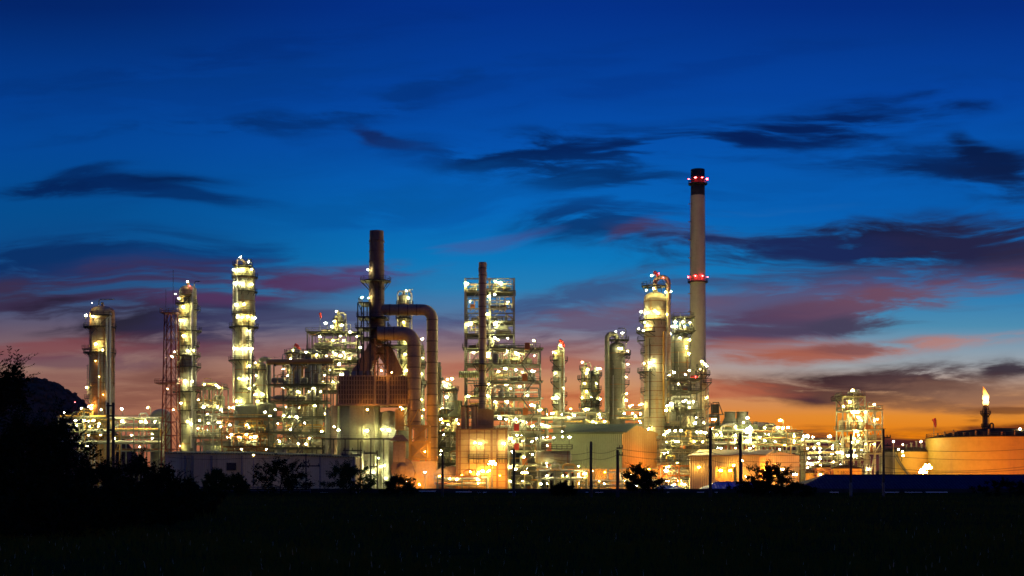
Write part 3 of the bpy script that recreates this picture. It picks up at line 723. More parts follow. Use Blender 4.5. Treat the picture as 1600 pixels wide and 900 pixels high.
# ================================================================== THE SETTING
def heightf(x, y):
    return 0.18 * math.sin(x * 0.11 + 1.3) * math.sin(y * 0.09) + 0.10 * math.sin(x * 0.37 + y * 0.21)
def build_ground():
    b = MB()
    ys = [-60, -20, 0, 15, 25, 35, 45, 55, 65, 75, 85, 95, 110, 125, 140, 160, 180, 200, 220, 240, 256]
    xs = [-600, -300, -200, -150, -120, -100, -80, -65, -50, -40, -30, -20, -10, 0, 10, 20, 30, 40, 50, 65, 80, 100, 120, 150, 200, 300, 600]
    for j, y in enumerate(ys):
        for x in xs: b.v.append((x, y, heightf(x, y) if 0 < y < 256 and abs(x) < 300 else 0.0))
    n = len(xs)
    for j in range(len(ys) - 1):
        for i in range(n - 1): b.f.append((j * n + i, j * n + i + 1, (j + 1) * n + i + 1, (j + 1) * n + i)); b.sm.append(True); b.mi.append(0)
    tag(b.build('field', MAT['earth']), kind='structure')
    b = MB(); b.add([(-9000, 256, 0), (9000, 256, 0), (9000, 12000, 0), (-9000, 12000, 0)], [(0, 1, 2, 3)])
    b.add([(-9000, -300, -0.3), (-600, -300, -0.3), (-600, 256, 0), (-9000, 256, 0)], [(0, 1, 2, 3)])
    b.add([(600, -300, -0.3), (9000, -300, -0.3), (9000, 256, 0), (600, 256, 0)], [(0, 1, 2, 3)])
    tag(b.build('ground', MAT['earth']), kind='structure')
    b = MB(); prof = [(258, 0.01), (263, 0.62), (263.6, 0.64), (278, 0.68), (278.6, 0.64), (284, 0.01)]
    for (y, z) in prof: b.v += [(-600, y, z), (600, y, z)]
    for i in range(len(prof) - 1): b.f.append((2 * i, 2 * i + 1, 2 * i + 3, 2 * i + 2)); b.sm.append(False); b.mi.append(0)
    tag(b.build('road_embankment', MAT['earth']), kind='structure')
    b = MB(); b.add([(-600, 265.6, 0.70), (600, 265.6, 0.70), (600, 276.4, 0.72), (-600, 276.4, 0.72)], [(0, 1, 2, 3)])
    tag(b.build('road', MAT['asphalt']), kind='structure')
    b = MB()
    for k in range(-100, 100): b.add([(k * 6, 270.9, 0.716), (k * 6 + 3, 270.9, 0.716), (k * 6 + 3, 271.05, 0.716), (k * 6, 271.05, 0.716)], [(0, 1, 2, 3)])
    tag(b.build('road_marking', MAT['reflector_white']), kind='structure')
    b = MB(); b.add([(-260, 330, 0.03), (320, 330, 0.03), (320, 560, 0.03), (-260, 560, 0.03)], [(0, 1, 2, 3)])
    tag(b.build('plant_yard', MAT['yard_concrete']), kind='structure')
build_ground()

def build_barrier():
    # long low concrete wall on the near side of the road, with pale white strips set on its face
    y = 264.4; t = thing('road_barrier', 'long low dark concrete wall along the road in front of the plant', 'wall', (0, y, 0.6))
    b = MB(); z1 = PZ(763.5, y)
    b.add([(-110, y - 0.25, 0.55), (110, y - 0.25, 0.55), (110, y - 0.12, z1), (-110, y - 0.12, z1), (-110, y + 0.25, 0.55), (110, y + 0.25, 0.55), (110, y + 0.12, z1), (-110, y + 0.12, z1)],
          [(0, 1, 2, 3), (5, 4, 7, 6), (3, 2, 6, 7), (0, 3, 7, 4), (1, 5, 6, 2)])
    for k in range(-22, 23): b.box(k * 5 - 0.03, k * 5 + 0.03, y - 0.262, y - 0.2, 0.56, z1 - 0.1)
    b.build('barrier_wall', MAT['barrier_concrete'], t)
    for (a, c, py) in [(652, 681, 767.2), (712, 737, 768.4), (745, 752, 770), (755, 760, 769), (795, 806, 768.6), (915, 919, 769), (930, 942, 769.2), (1042, 1045, 769), (1089, 1100, 769), (1117, 1121, 769), (1202, 1206, 769), (1382, 1404, 769), (1413, 1440, 769.2), (1446, 1480, 768.8), (1296, 1310, 769), (500, 512, 770), (556, 563, 769)]:
        q = MB(); z = PZ(py, y); q.box(PX(a, y), PX(c, y), y - 0.29, y - 0.2, z - 0.10, z + 0.06); q.build('reflector', MAT['reflector_white'], t)
    y = 262.4; t = thing('guard_rail', 'grey metal guard rail with two beams on posts below the long grey shed', 'guard rail', (PX(390, y), y, 0.5))
    b = MB()
    for zz in (0.95, 1.55): b.box(PX(305, y), PX(485, y), y - 0.05, y, zz, zz + 0.22); b.box(PX(305, y), PX(485, y), y - 0.09, y - 0.05, zz + 0.07, zz + 0.15)
    b.build('rail_beam', MAT['galvanised'], t)
    for k in range(12): q = MB(); x = PX(305 + 180 * k / 11, y); q.bar((x, y + 0.06, 0.3), (x, y + 0.06, 1.85), 0.13); q.build('post', MAT['galvanised'], t)
build_barrier()

def build_hill():
    Y = 1500.0; rg = random.Random(5)
    outline = [(-260, 690), (-180, 640), (-100, 612), (-40, 604), (0, 600), (25, 594), (50, 593), (70, 594), (90, 604), (105, 618), (118, 634), (128, 642), (140, 660), (152, 690), (165, 752)]
    def top(px):
        for (a, ya), (c, yc) in zip(outline, outline[1:]):
            if a <= px <= c: return ya + (yc - ya) * (px - a) / (c - a)
        return 752
    b = MB(); nx, ny = 150, 16
    for j in range(ny + 1):
        v = j / ny
        for i in range(nx + 1):
            px = -260 + 425 * i / nx; zt = PZ(top(px), Y) - EYE
            s = math.sin(math.pi * v) ** 0.7
            bump = (rg.random() - 0.5) * 9.0 * s if 0 < v < 1 else 0
            b.v.append((PX(px, Y), Y - 260 + 520 * v, max(-1.0, zt * s + bump)))
    for j in range(ny):
        for i in range(nx): a = j * (nx + 1) + i; b.f.append((a, a + 1, a + nx + 2, a + nx + 1)); b.sm.append(False); b.mi.append(0)
    tag(b.build('hill', MAT['hill_forest']), kind='structure')
    # the forest on the hill, read as one mass
    b = MB(); v, f = ico()
    for k in range(1500):
        px = rg.uniform(-250, 160); zt = PZ(top(px), Y) - EYE; vv = rg.uniform(0.18, 0.62) if k % 3 else 0.5
        s = math.sin(math.pi * vv) ** 0.7; r = rg.uniform(1.6, 4.2)
        c = Vector((PX(px, Y), Y - 260 + 520 * vv, max(0.0, zt * s) + r * 0.45))
        b.add([(c.x + p.x * r * rg.uniform(.7, 1.3), c.y + p.y * r, c.z + p.z * r * rg.uniform(.6, 1.1)) for p in v], f)
    tag(b.build('forest', MAT['hill_forest']), kind='stuff')
    # low far wood on the horizon behind the yards
    b = MB()
    for k in range(420):
        px = rg.uniform(120, 320) if k % 3 == 0 else rg.uniform(-100, 1750); r = rg.uniform(3.5, 8); y = rg.uniform(1300, 1420)
        c = Vector((PX(px, y), y, r * 0.7)); b.add([(c.x + p.x * r * 1.5, c.y + p.y * r, c.z + p.z * r * rg.uniform(.8, 1.9)) for p in v], f)
    tag(b.build('far_wood', MAT['hill_forest']), kind='stuff')
    # a red-lit mast on the hill
    Y2 = 900.0; t = thing('radio_mast', 'small dark mast with a red light at the foot of the wooded hill', 'mast', (PX(117, Y2), Y2, 0))
    q = MB(); x = PX(117, Y2); z = PZ(630, Y2)
    for dx in (-1.6, 1.6): q.bar((x + dx, Y2, 0), (x + dx * 0.6, Y2, z), 0.5)
    for k in range(9): zz = z * k / 9; q.bar((x - 1.6, Y2, zz), (x + 1.4, Y2, zz + z / 9), 0.35)
    q.build('mast_frame', MAT['lattice_red'], t); lamp(t, (x, Y2, z + 0.6), 1.7, 'lamp_red', stem=False)
build_hill()

# ------------------------------------------------------------------ vegetation
def leafy(b, c, r, n, size, rg, droop=0.25, flat=0.8):
    for _ in range(n):
        u = rg.uniform(-1, 1); an = rg.uniform(0, 2 * math.pi); q = math.sqrt(1 - u * u); rad = r * rg.random() ** 0.45
        p = Vector((c[0] + rad * q * math.cos(an), c[1] + rad * q * math.sin(an), c[2] + rad * u * flat))
        d = Vector((rg.gauss(0, 1), rg.gauss(0, 1), rg.gauss(0, 0.6) - droop)).normalized(); s = size * rg.uniform(0.6, 1.4)
        w = d.orthogonal().normalized(); w.rotate(Matrix.Rotation(rg.uniform(0, 6.28), 3, d)); w *= s * 0.26
        b.add([p, p + d * s * 0.5 + w, p + d * s, p + d * s * 0.5 - w], [(0, 1, 2, 3)])
def spray(b, base, d, L, n, size, rg):
    """a leafy twig: leaves in pairs along an arching stem"""
    p = Vector(base); d = Vector(d).normalized(); st = L / n
    for i in range(n):
        d = (d + Vector((rg.gauss(0, .05), rg.gauss(0, .05), -0.045))).normalized(); p2 = p + d * st
        b.bar(p, p2, max(0.012, 0.03 * (1 - i / n)))
        side = d.cross(Vector((0, 0, 1)));
        side = side.normalized() if side.length > 0.05 else Vector((1, 0, 0))
        for s in (-1, 1):
            q = (side * s + d * 0.7 + Vector((0, 0, rg.uniform(-.3, .5)))).normalized(); sz = size * rg.uniform(.7, 1.3)
            w = (d * sz * 0.22)
            b.add([p2, p2 + q * sz * .5 + w, p2 + q * sz, p2 + q * sz * .5 - w], [(0, 1, 2, 3)])
        p = p2
def tree(name, label, cat, x, y, h, w, seed, leaves=3000, size=0.4, lm='leaf_dark', z0=0.0, group=None, sprays=40, low=0.15, trunk_r=0.16):
    rg = random.Random(seed); t = thing(name, label, cat, (x, y, z0), group)
    tr = MB(); cr = MB(); tips = []
    top = Vector((x + rg.uniform(-.1, .1) * w, y, z0 + h * 0.8))
    path = [Vector((x, y, z0 - 0.2)), Vector((x + rg.uniform(-.05, .05) * w, y, z0 + h * 0.25)), Vector((x + rg.uniform(-.08, .08) * w, y, z0 + h * 0.5)), top]
    tr.tube(path, [trunk_r, trunk_r * .8, trunk_r * .55, trunk_r * .15], 8)
    nb = 16
    for k in range(nb):
        u = low + (0.95 - low) * k / nb; z = z0 + h * 0.78 * u; st = Vector((x, y, z)); an = k * 2.4 + rg.uniform(-.4, .4)
        prof = math.sin(math.pi * min(1, (u * 0.85 + 0.18))) ** 0.6
        L = w * 0.5 * prof * rg.uniform(.75, 1.1); e = st + Vector((math.cos(an) * L, math.sin(an) * L, h * rg.uniform(.04, .2)))
        m = (st + e) / 2 + Vector((0, 0, h * .05)); tr.tube([st, m, e], [trunk_r * .4, trunk_r * .25, trunk_r * .08], 5)
        tips += [(m, .75), (e, 1.0)]
        for _ in range(2): tips.append((e + Vector((rg.uniform(-.18, .18) * w, rg.uniform(-.18, .18) * w, rg.uniform(-.04, .12) * h)), .7))
    tips.append((top, 1.0))
    per = max(8, leaves // len(tips))
    for (p, k) in tips: leafy(cr, p, min(h, w) * 0.16 * k * rg.uniform(.7, 1.25), per, size, rg)
    for _ in range(sprays):
        p, k = rg.choice(tips); d = (p - Vector((x, y, z0 + h * .35))); d = Vector((d.x, d.y, abs(d.z) * 0.8 + 0.3 * h)).normalized() + Vector((rg.gauss(0, .35), rg.gauss(0, .35), rg.gauss(.1, .3)))
        spray(cr, p, d, min(h, w) * rg.uniform(.14, .30), 9, size * 0.8, rg)
    tr.build('trunk', MAT['bark'], t); cr.build('crown', MAT[lm], t)
    return t
# big dark tree at the left edge and the bushes running away from it
tree('tree', 'tall black feathery tree at the left edge with twigs against the dusk sky', 'tree', PX(-34, 78), 78, 10.6, 7.6, 3, 9000, 0.26, sprays=300, low=0.05)
tree('tree', 'broad dark tree in front of the wooded hill, lower than its tall neighbour', 'tree', PX(44, 84), 84, 7.2, 6.4, 5, 7000, 0.25, sprays=260, low=0.02, group='dark trees by the field')
tree('bush', 'dark bush filling the gap under the two trees at the field corner', 'bush', PX(20, 74), 74, 3.6, 9.0, 6, 8000, 0.26, sprays=100, low=0.0)
G = 'dark bushes along the left of the field'
for i, (px, y, h, w, lab) in enumerate([
        (112, 92, 4.9, 4.6, 'dark bush in front of the tan left-hand column, beside the broad tree'),
        (168, 96, 4.6, 4.6, 'dark bush around the foot of the twin black poles'),
        (222, 100, 4.7, 4.8, 'tallest dark bush below the red lattice mast'),
        (262, 104, 3.9, 4.6, 'dark bush in front of the left end of the long grey shed'),
        (300, 112, 3.0, 4.4, 'small dark bush sloping down beside the guard rail end'),
        (140, 84, 3.1, 6.0, 'low dark bush on the field edge below the tan column'),
        (215, 88, 2.7, 6.4, 'low dark bush on the field edge in front of the bush line'),
        (80, 70, 2.6, 6.0, 'low black bush nearest the camera at the foot of the trees')]):
    tree('bush', lab, 'bush', PX(px, y), y, h, w, 20 + i, 4200, 0.24, sprays=90, low=0.0, group=G, trunk_r=0.1)
G = 'roadside trees in front of the plant'
for i, (px, by, ty, wpx, y, lm, lab) in enumerate([
        (440, 776, 716, 88, 256, 'leaf_dark', 'feathery dark roadside tree in front of the long grey shed'),
        (548, 776, 722, 62, 256, 'leaf_green', 'small greenish roadside tree beside the lit radiant cylinder'),
        (622, 776, 742, 52, 256, 'leaf_dark', 'low dark shrub in front of the brown fan casing'),
        (338, 776, 730, 36, 250, 'leaf_green', 'small green shrub in front of the shed near the guard rail'),
        (372, 776, 738, 26, 250, 'leaf_green', 'smallest green shrub left of the thin yard light post'),
        (1002, 776, 728, 58, 256, 'leaf_dark', 'dark roadside tree in front of the orange gable'),
        (1204, 778, 724, 72, 250, 'leaf_dark', 'dark rounded roadside tree in front of the glowing buff gable'),
        (1176, 780, 752, 60, 244, 'leaf_dark', 'low dark shrub at the left foot of the rounded tree'),
        (1246, 780, 756, 56, 244, 'leaf_dark', 'low dark shrub at the right foot of the rounded tree'),
        (880, 776, 756, 38, 256, 'leaf_dark', 'low black shrub on the verge below the horizontal drum'),
        (1578, 780, 752, 90, 246, 'leaf_dark', 'low dark scrub at the right edge below the big orange tank')]):
    h = (by - ty) * y / FPX; w = wpx * y / FPX
    tree('roadside_tree' if ty < 735 else 'shrub', lab, 'tree' if ty < 735 else 'shrub', PX(px, y), y, h, w, 50 + i, 3600, 0.42 if ty < 735 else 0.34, lm=lm, group=G, sprays=110, low=0.08)

def build_grass():
    rg = random.Random(9); b = MB(); s = MB()
    def blade(x, y, z, h, w, bend, mb):
        an = rg.uniform(0, 6.28); dx, dy = math.cos(an) * w, math.sin(an) * w * 0.4
        bx, by = bend * rg.uniform(-1, 1) * h, bend * rg.uniform(-.6, .6) * h
        mb.add([(x - dx, y - dy, z), (x + dx, y + dy, z), (x + dx * .7 + bx * .35, y + dy * .7 + by * .35, z + h * .6), (x - dx * .7 + bx * .35, y - dy * .7 + by * .35, z + h * .6), (x + bx, y + by, z + h)], [(0, 1, 2, 3), (3, 2, 4)])
    for k in range(46000):
        u = rg.random(); y = 1.0 / (1 / 34.0 + (1 / 255.0 - 1 / 34.0) * u ** 0.85)   # even cover in depth
        x = rg.uniform(-0.42, 0.42) * y
        cl = 0.55 + 0.45 * math.sin(x * 0.7 + 3 * math.sin(y * 0.13)) * math.sin(y * 0.31 + x * 0.2)
        h = (0.22 + 0.5 * cl * rg.random()) * (1.0 if y < 120 else 1.15); w = 0.010 + y * 0.00030
        blade(x, y, heightf(x, y) - 0.02, h, w, 0.45, b)
    for k in range(420):
        y = 1.0 / (1 / 36.0 + (1 / 200.0 - 1 / 36.0) * rg.random()); x = rg.uniform(-0.38, 0.38) * y
        blade(x, y, heightf(x, y) + rg.uniform(.2, .45), rg.uniform(.08, .26), 0.005 + y * 0.00009, 0.3, s)
    tag(b.build('grass', MAT['grass_blade']), kind='stuff'); tag(s.build('seed_heads', MAT['seed_head']), kind='stuff')
build_grass()

# ================================================================== THE PLANT, left part
column('distillation_tower', 'rust-streaked tan column standing alone at the far left with two galleries', 'column', 141, 179, 478, 652, 470, mat='cladding_rusty',
       plats=[(494, 150, 179), (511, 131, 181), (551, 131, 181), (545, 130, 141), (622, 134, 142)],
       ladders=[(146, 556, 640), (138, 570, 622)], pipes=[(172, 498, 648, 0.35), (176, 492, 640, 0.42), (160, 560, 650, 0.22)], davit=(155, 468, 24), bands=5,
       lamps=[(137, 494, 1.5), (150, 476, 0.8), (157, 540, 1.7), (152, 497, 1.2), (167, 549, 0.8), (138, 606, 0.9), (144, 636, 1.2), (162, 590, 0.5), (150, 634, .8, 'lamp_sodium'), (168, 618, 0.6, 'lamp_sodium'), (156, 566, .6, 'lamp_amber')])
column('distillation_tower', 'slim column behind the red lattice mast, studded with galleries and floodlights', 'column', 281, 307, 446, 714, 430,
       plats=[(462, 284, 304), (474, 274, 309), (497, 280, 299), (517, 277, 315), (540, 282, 311), (556, 272, 313), (573, 274, 314), (612, 270, 313), (641, 278, 312), (662, 280, 310), (484, 304, 312)],
       ladders=[(284, 478, 515), (305, 520, 572), (285, 576, 640)], pipes=[(303, 452, 700, 0.38), (307, 520, 690, 0.25), (278, 500, 640, 0.2)], davit=(304, 440, 9), bands=8,
       lamps=[(297, 443, 1.2), (276, 460, 1.3), (291, 482, 1.7), (288, 503, 1.6), (292, 527, 1.8), (298, 550, 1.7), (294, 597, 1.8), (287, 631, 1.9), (298, 660, 1.8), (286, 697, 1.6), (274, 550, 0.9), (306, 549, 0.9), (270, 558, 0.9), (304, 597, 0.9), (302, 663, 1.0), (283, 468, 1.1), (300, 449, 0.7, 'lamp_red')])
column('distillation_tower', 'tallest left-hand column, ringed by rows of brilliant floodlights, wider at its head', 'column', 367, 396, 414, 636, 450, neck=(505, 1.16),
       plats=[(417, 368, 397), (433, 362, 403), (456, 366, 401), (491, 362, 399), (511, 358, 404), (534, 388, 399), (563, 357, 399), (608, 372, 399), (584, 388, 400)],
       ladders=[(371, 438, 490), (372, 515, 560)], pipes=[(366, 440, 630, 0.26), (394, 515, 630, 0.3), (373, 406, 500, 0.34)], davit=(386, 406, 8), bands=6,
       lamps=[(380, 405, 1.7), (392, 412, 1.5), (368, 424, 1.5), (376, 425, 1.6), (383, 424, 1.5), (396, 423, 1.3), (370, 445, 1.5), (379, 445, 1.7), (383, 446, 1.6), (396, 446, 1.4), (372, 478, 1.5), (385, 478, 1.8), (376, 497, 1.6), (383, 498, 1.8), (391, 497, 1.6), (400, 498, 1.6),
              (391, 519, 1.4), (370, 546, 1.3), (376, 547, 1.6), (382, 547, 1.6), (390, 546, 1.5), (396, 546, 1.4), (393, 573, 1.4), (378, 593, 1.6), (384, 594, 1.7), (390, 593, 1.6), (373, 628, 1.4), (380, 628, 1.4), (393, 608, 1.3)])
column('stripper_tower', 'short column with an inverted-U overhead pipe, right of the tallest left column', 'column', 398, 415, 566, 640, 462,
       plats=[(577, 396, 418), (622, 397, 420)], pipes=[(420, 561, 640, 0.85, 'cladding')], bands=3, mat='cladding',
       lamps=[(403, 588, 2.0), (401, 568, 1.3), (402, 617, 1.8), (413, 617, 1.8), (398, 603, 1.1), (405, 628, 1.6)])

def lattice_mast():
    Y = 424.0; x0, x1 = PX(256, Y), PX(279, Y); xc = (x0 + x1) / 2
    t = thing('lattice_mast', 'dark red lattice mast with two platforms and whip aerials', 'mast', (xc, Y, 0))
    b = MB(); zt = PZ(489, Y); hb, ht = (x1 - x0) / 2 * 1.15, (x1 - x0) / 2 * 0.72
    def hw(z): return hb + (ht - hb) * z / zt
    for sx in (-1, 1):
        for sy in (-1, 1): b.bar((xc + sx * hb, Y + sy * hb, 0), (xc + sx * ht, Y + sy * ht, zt), 0.3)
    n = 13
    for i in range(n):
        za, zb = zt * i / n, zt * (i + 1) / n; a, c = hw(za), hw(zb)
        for sy in (-1, 1):
            b.bar((xc - a, Y + sy * a, za), (xc, Y + sy * c, zb), 0.15); b.bar((xc + a, Y + sy * a, za), (xc, Y + sy * c, zb), 0.15); b.bar((xc - c, Y + sy * c, zb), (xc + c, Y + sy * c, zb), 0.15)
        for sx in (-1, 1): b.bar((xc + sx * a, Y - a, za), (xc + sx * c, Y + c, zb), 0.14)
    b.bar((xc, Y, 0), (xc, Y, zt), 0.4)
    b.build('lattice', MAT['lattice_red'], t)
    for (py, l, r) in ((489, 253, 280), (599, 246, 280)):
        d = MB(); z = PZ(py, Y); w = (PX(r, Y) - PX(l, Y)) / 2; cx = (PX(l, Y) + PX(r, Y)) / 2
        d.box(cx - w, cx + w, Y - w, Y + w, z - 0.2, z); p = d.build('platform', MAT['lattice_red'], t)
        q = MB(); railing_rect(q, cx - w, cx + w, Y - w, Y + w, z); q.build('railing', MAT['lattice_red'], p)
    for (dx, h) in ((-1.6, 7), (0.6, 13), (1.4, 6)):
        q = MB(); q.bar((xc + dx, Y, zt), (xc + dx, Y, zt + h), 0.09); q.build('aerial', MAT['steel_dark'], t)
    for (px, py) in ((262, 608), (268, 556), (271, 640)): lamp(t, (PX(px, Y - 3), Y - 3.2, PZ(py, Y - 3)), 0.8)
lattice_mast()

rack('pipe_rack', 'low pipe rack with white looped lines behind the dark bushes at far left', 96, 172, [652, 674, 692], 446, 6, 4, seed=2, nl=5, lamps=[(143, 638, 1.5), (132, 657, 1.3), (146, 657, 1.4), (120, 665, 0.9), (158, 640, 1.2), (155, 662, 1.1), (123, 693, 1.3)], mats=['pipe_yellow', 'pipe_silver', 'pipe_yellow', 'steel_light'])
rack('pipe_rack', 'low pipe rack between the far left column and the red mast', 174, 252, [654, 672, 692], 440, 6, 4, seed=3, nl=4, lamps=[(190, 639, 1.4), (191, 658, 1.4), (242, 659, 1.5), (178, 663, 0.9), (228, 660, 1.4), (205, 680, 1.0)], mats=['pipe_yellow', 'pipe_silver', 'pipe_silver'])
frame('column_base', 'braced yellow steel table under the far left column', 'steel structure', 140, 181, [655, 680], 459, 9, 2, 'pipe_yellow', 4, seed=4, nl=3, brace=0.9)
light_post('yard light post left of the far left column, above the looped lines', 127, 638, 440, 1.4)
light_post('yard light post standing clear against the sky between left column and mast', 231, 637, 450, 1.5)
light_post('low yard light post just left of the red lattice mast', 220, 659, 436, 1.4)
b = MB(); t = thing('storage_tank', 'small domed tank partly hidden behind the red lattice mast', 'tank', (PX(252, 480), 480, 0))
r = (PX(268, 480) - PX(236, 480)) / 2; b.lathe(PX(252, 480), 480, [(r, 0), (r, PZ(650, 480))], 28); b.lathe(PX(252, 480), 480, dome(r, PZ(650, 480), 2.4), 28); b.build('shell', MAT['cladding'], t)

frame('process_structure', 'open steel pipework structure right of the slim left column', 'steel structure', 308, 352, [606, 640, 662, 684], 428, 9, 3, 'steel_light', 9, seed=5, nl=7, brace=0.7,
      lamps=[(319, 601, 1.5), (338, 602, 1.5), (342, 605, 1.0), (318, 636, 1.4), (340, 636, 1.5), (345, 640, 1.4), (325, 661, 1.1), (341, 660, 1.3), (346, 667, 1.1), (312, 657, 1.0)])
frame('process_structure', 'yellow-lit pipework structure in front of the tallest left column', 'steel structure', 352, 424, [654, 677, 698, 716], 424, 10, 4, 'steel_rust', 10, seed=6, nl=9, brace=0.5, mats=['pipe_yellow', 'pipe_silver', 'pipe_orange', 'steel_light'],
      lamps=[(358, 637, 1.4), (364, 637, 1.4), (359, 664, 1.3), (386, 664, 1.4), (362, 679, 1.3), (385, 679, 1.3), (398, 682, 1.4), (414, 644, 1.2), (343, 660, 1.2), (389, 668, 1.2)])
for (a, c, lab) in ((368, 402, 'wide grey drum at the foot of the tallest left column'), (404, 432, 'dark flat-topped drum right of the wide grey drum')):
    x = (PX(a, 447) + PX(c, 447)) / 2; r = (PX(c, 447) - PX(a, 447)) / 2; t = thing('surge_drum', lab, 'drum', (x, 447, 0), 'grey drums behind the left pipework')
    b = MB(); z = PZ(636 if a < 380 else 634, 447); b.lathe(x, 447, [(r, 0), (r, z)], 24); b.lathe(x, 447, dome(r, z, 1.0), 24)
    for k in range(5): b.band(x, 447, z * (k + 1) / 5.5, r, 0.15, 0.06)
    b.build('shell', MAT['grey_panel' if a < 380 else 'cladding_dark'], t)
frame('process_structure', 'pipework structure under the long orange header beside the reformer', 'steel structure', 424, 514, [567, 602, 628, 652, 676, 700], 412, 9, 4, 'steel_frame', 8, seed=7, nl=10, brace=0.6, decks=True,
      lamps=[(443, 650, 1.6), (452, 651, 1.4), (463, 651, 1.6), (476, 661, 1.4), (454, 671, 1.3), (478, 694, 1.6), (422, 650, 1.4), (430, 640, 1.3), (508, 646, 1.2), (503, 674, 1.0), (492, 634, 1.2), (437, 690, 1.0), (466, 693, 1.1)],
      stairs=[(460, 480, [652, 676, 700, 724])], mats=['pipe_yellow', 'pipe_silver', 'pipe_silver', 'steel_light', 'steel_rust'])
t = thing('header_pipe', 'long orange-lit horizontal header pipe over the left pipework', 'pipe', (PX(470, 406.5), 406.5, PZ(566, 406.5)))
q = MB(); q.tube([(PX(418, 406.5), 406.5, PZ(566, 406.5)), (PX(521, 406.5), 406.5, PZ(564, 406.5))], 0.75, 12); q.build('pipe_run', MAT['pipe_yellow'], t)
q = MB()
for px in (430, 455, 480, 505): q.box(PX(px, 406.5) - 0.15, PX(px, 406.5) + 0.15, 405.7, 407.6, PZ(566, 406.5) - 1.1, PZ(566, 406.5) - 0.5)
q.build('pipe_shoe', MAT['steel_dark'], t)
for (a, c, tp, mat_, lab, lp, pl) in ((448, 474, 545, 'cladding_tan', 'orange-lit fat silo with a windsock above its gallery', [(444, 606, 1.3), (444, 577, 1.2), (457, 562, 0.8), (461, 549, 1.0)], [(552, 444, 480), (570, 441, 476), (588, 440, 450)]),
                               (476, 504, 547, 'cladding', 'pale silo ribbed by vertical pipes, right of the orange-lit silo', [(481, 552, 1.4), (492, 608, 1.2), (497, 556, 0.9)], [(553, 470, 512), (580, 498, 510)])):
    column('silo', lab, 'silo', a, c, tp, 640, 434, mat=mat_, plats=pl, lamps=lp, bands=7, pipes=[(c - 8, 556, 640, 0.3), (c - 3, 556, 640, 0.22), (c - 15, 556, 640, 0.2)], group='pair of silos')
windsock('red windsock flying over the orange-lit silo', 461, 538, 434, PZ(548, 434), 1, 0.85)
windsock('red windsock end-on against the sky, above the lamp-lit top deck', 500, 489, 452, PZ(522, 452), 0.25, 0.6)
frame('process_structure', 'dazzling upper structure left of the brown stack, crowded with lamps', 'steel structure', 484, 564, [521, 548, 566, 584, 612], 452, 11, 4, 'steel_frame', 9, seed=8, nl=12, brace=0.6,
      lamps=[(509, 505, 1.6), (519, 510, 1.7), (534, 508, 1.6), (532, 525, 1.9), (547, 519, 1.2), (558, 526, 1.3), (500, 526, 1.3), (510, 556, 1.4), (532, 556, 1.6), (530, 569, 1.9), (509, 566, 1.4), (516, 578, 1.2), (534, 585, 1.6), (507, 586, 1.3), (563, 543, 1.3), (546, 560, 1.2)], mats=['pipe_silver', 'steel_light', 'steel_light', 'pipe_silver', 'steel_rust'], stairs=[(488, 500, [548, 566, 584, 612])])
column('flash_drum', 'small vessel with a swan-neck pipe on the lamp-crowded structure', 'vessel', 522, 536, 492, 521, 452, plats=[(503, 520, 541)], pipes=[(540, 489, 521, 0.32)], bands=2, lamps=[(527, 488, 1.5), (524, 503, 1.0)], base_to_ground=False)

# ================================================================== THE PLANT, reformer and heater
def flue_stack():
    Y = 409.0; x = (PX(577, Y) + PX(600, Y)) / 2; r = (PX(600, Y) - PX(577, Y)) / 2
    t = thing('flue_stack', 'dark brown banded flue stack with a bracketed gallery half-way up', 'chimney', (x, Y, PZ(540, Y)))
    b = MB(); zt, zb = PZ(361, Y), PZ(540, Y)
    b.lathe(x, Y, [(r * 1.06, zb), (r * 1.04, PZ(440, Y)), (r * 0.95, zt)], 28); b.lathe(x, Y, [(r * 0.95, zt), (r * 0.82, zt), (r * 0.80, zt - 3)], 28, False); b.lathe(x, Y, [(r * .8, zt - 3), (0.001, zt - 3)], 20, False)
    for py in (378, 394, 410, 424, 437, 452, 470, 490, 508, 524): q = MB(); q.band(x, Y, PZ(py, Y), r * 1.0, 0.34, 0.16, 28); q.build('flange', MAT['brown_plate'], t)
    b.build('shell', MAT['duct_brown'], t)
    platform(t, x, Y, r, 439, 563, 611, Y, 'steel_dark', 'steel_dark')
    q = MB(); ladder(q, x + r * 0.5, Y - r * 1.02, PZ(476, Y), PZ(440, Y)); q.build('ladder', MAT['steel_dark'], t)
    for (px, py, s) in ((575, 423, 1.0), (566, 466, 1.4), (576, 467, 0.7)): lamp(t, (PX(px, Y - 1.5), Y - 2.0, PZ(py, Y)), s)
flue_stack()
def big_duct(label, pts, r, Y, mat, nb=None):
    # pts in photo pixels: run, elbow, drop
    (xa, ya), (xe, _), (xv, yb) = pts
    x0, z0, x1, z1 = PX(xa, Y), PZ(ya, Y), PX(xv, Y), PZ(yb, Y)
    er = r * 1.75; t = thing('flue_duct', label, 'duct', (x1, Y, z1), 'big brown flue ducts of the reformer')
    path = [(x0, Y, z0), (x1 - er, Y, z0)] + arc((x1 - er, Y, z0 - er), er, math.pi / 2, 0, 8)[1:] + [(x1, Y, z1)]
    b = MB(); b.tube(path, r, 24, cap=False); b.build('duct_shell', MAT[mat], t); b = MB()
    zz = z0 - er - 0.3
    while zz > z1 + 1: b = MB(); b.band(x1, Y, zz, r, 0.3, 0.14, 24); zz -= 3.1; b.build('flange', MAT['brown_plate'], t)
    xx = x0 + 2.0
    while xx < x1 - er: b = MB(); b.tube([(xx, Y, z0), (xx + 0.3, Y, z0)], r + 0.14, 24); xx += 2.6; b.build('flange', MAT['brown_plate'], t)
    return t
big_duct('upper inverted-U flue duct, dropping furthest right to an orange-lit base', [(598, 484), (0, 0), (675.5, 722)], 1.62, 409, 'duct_tan')
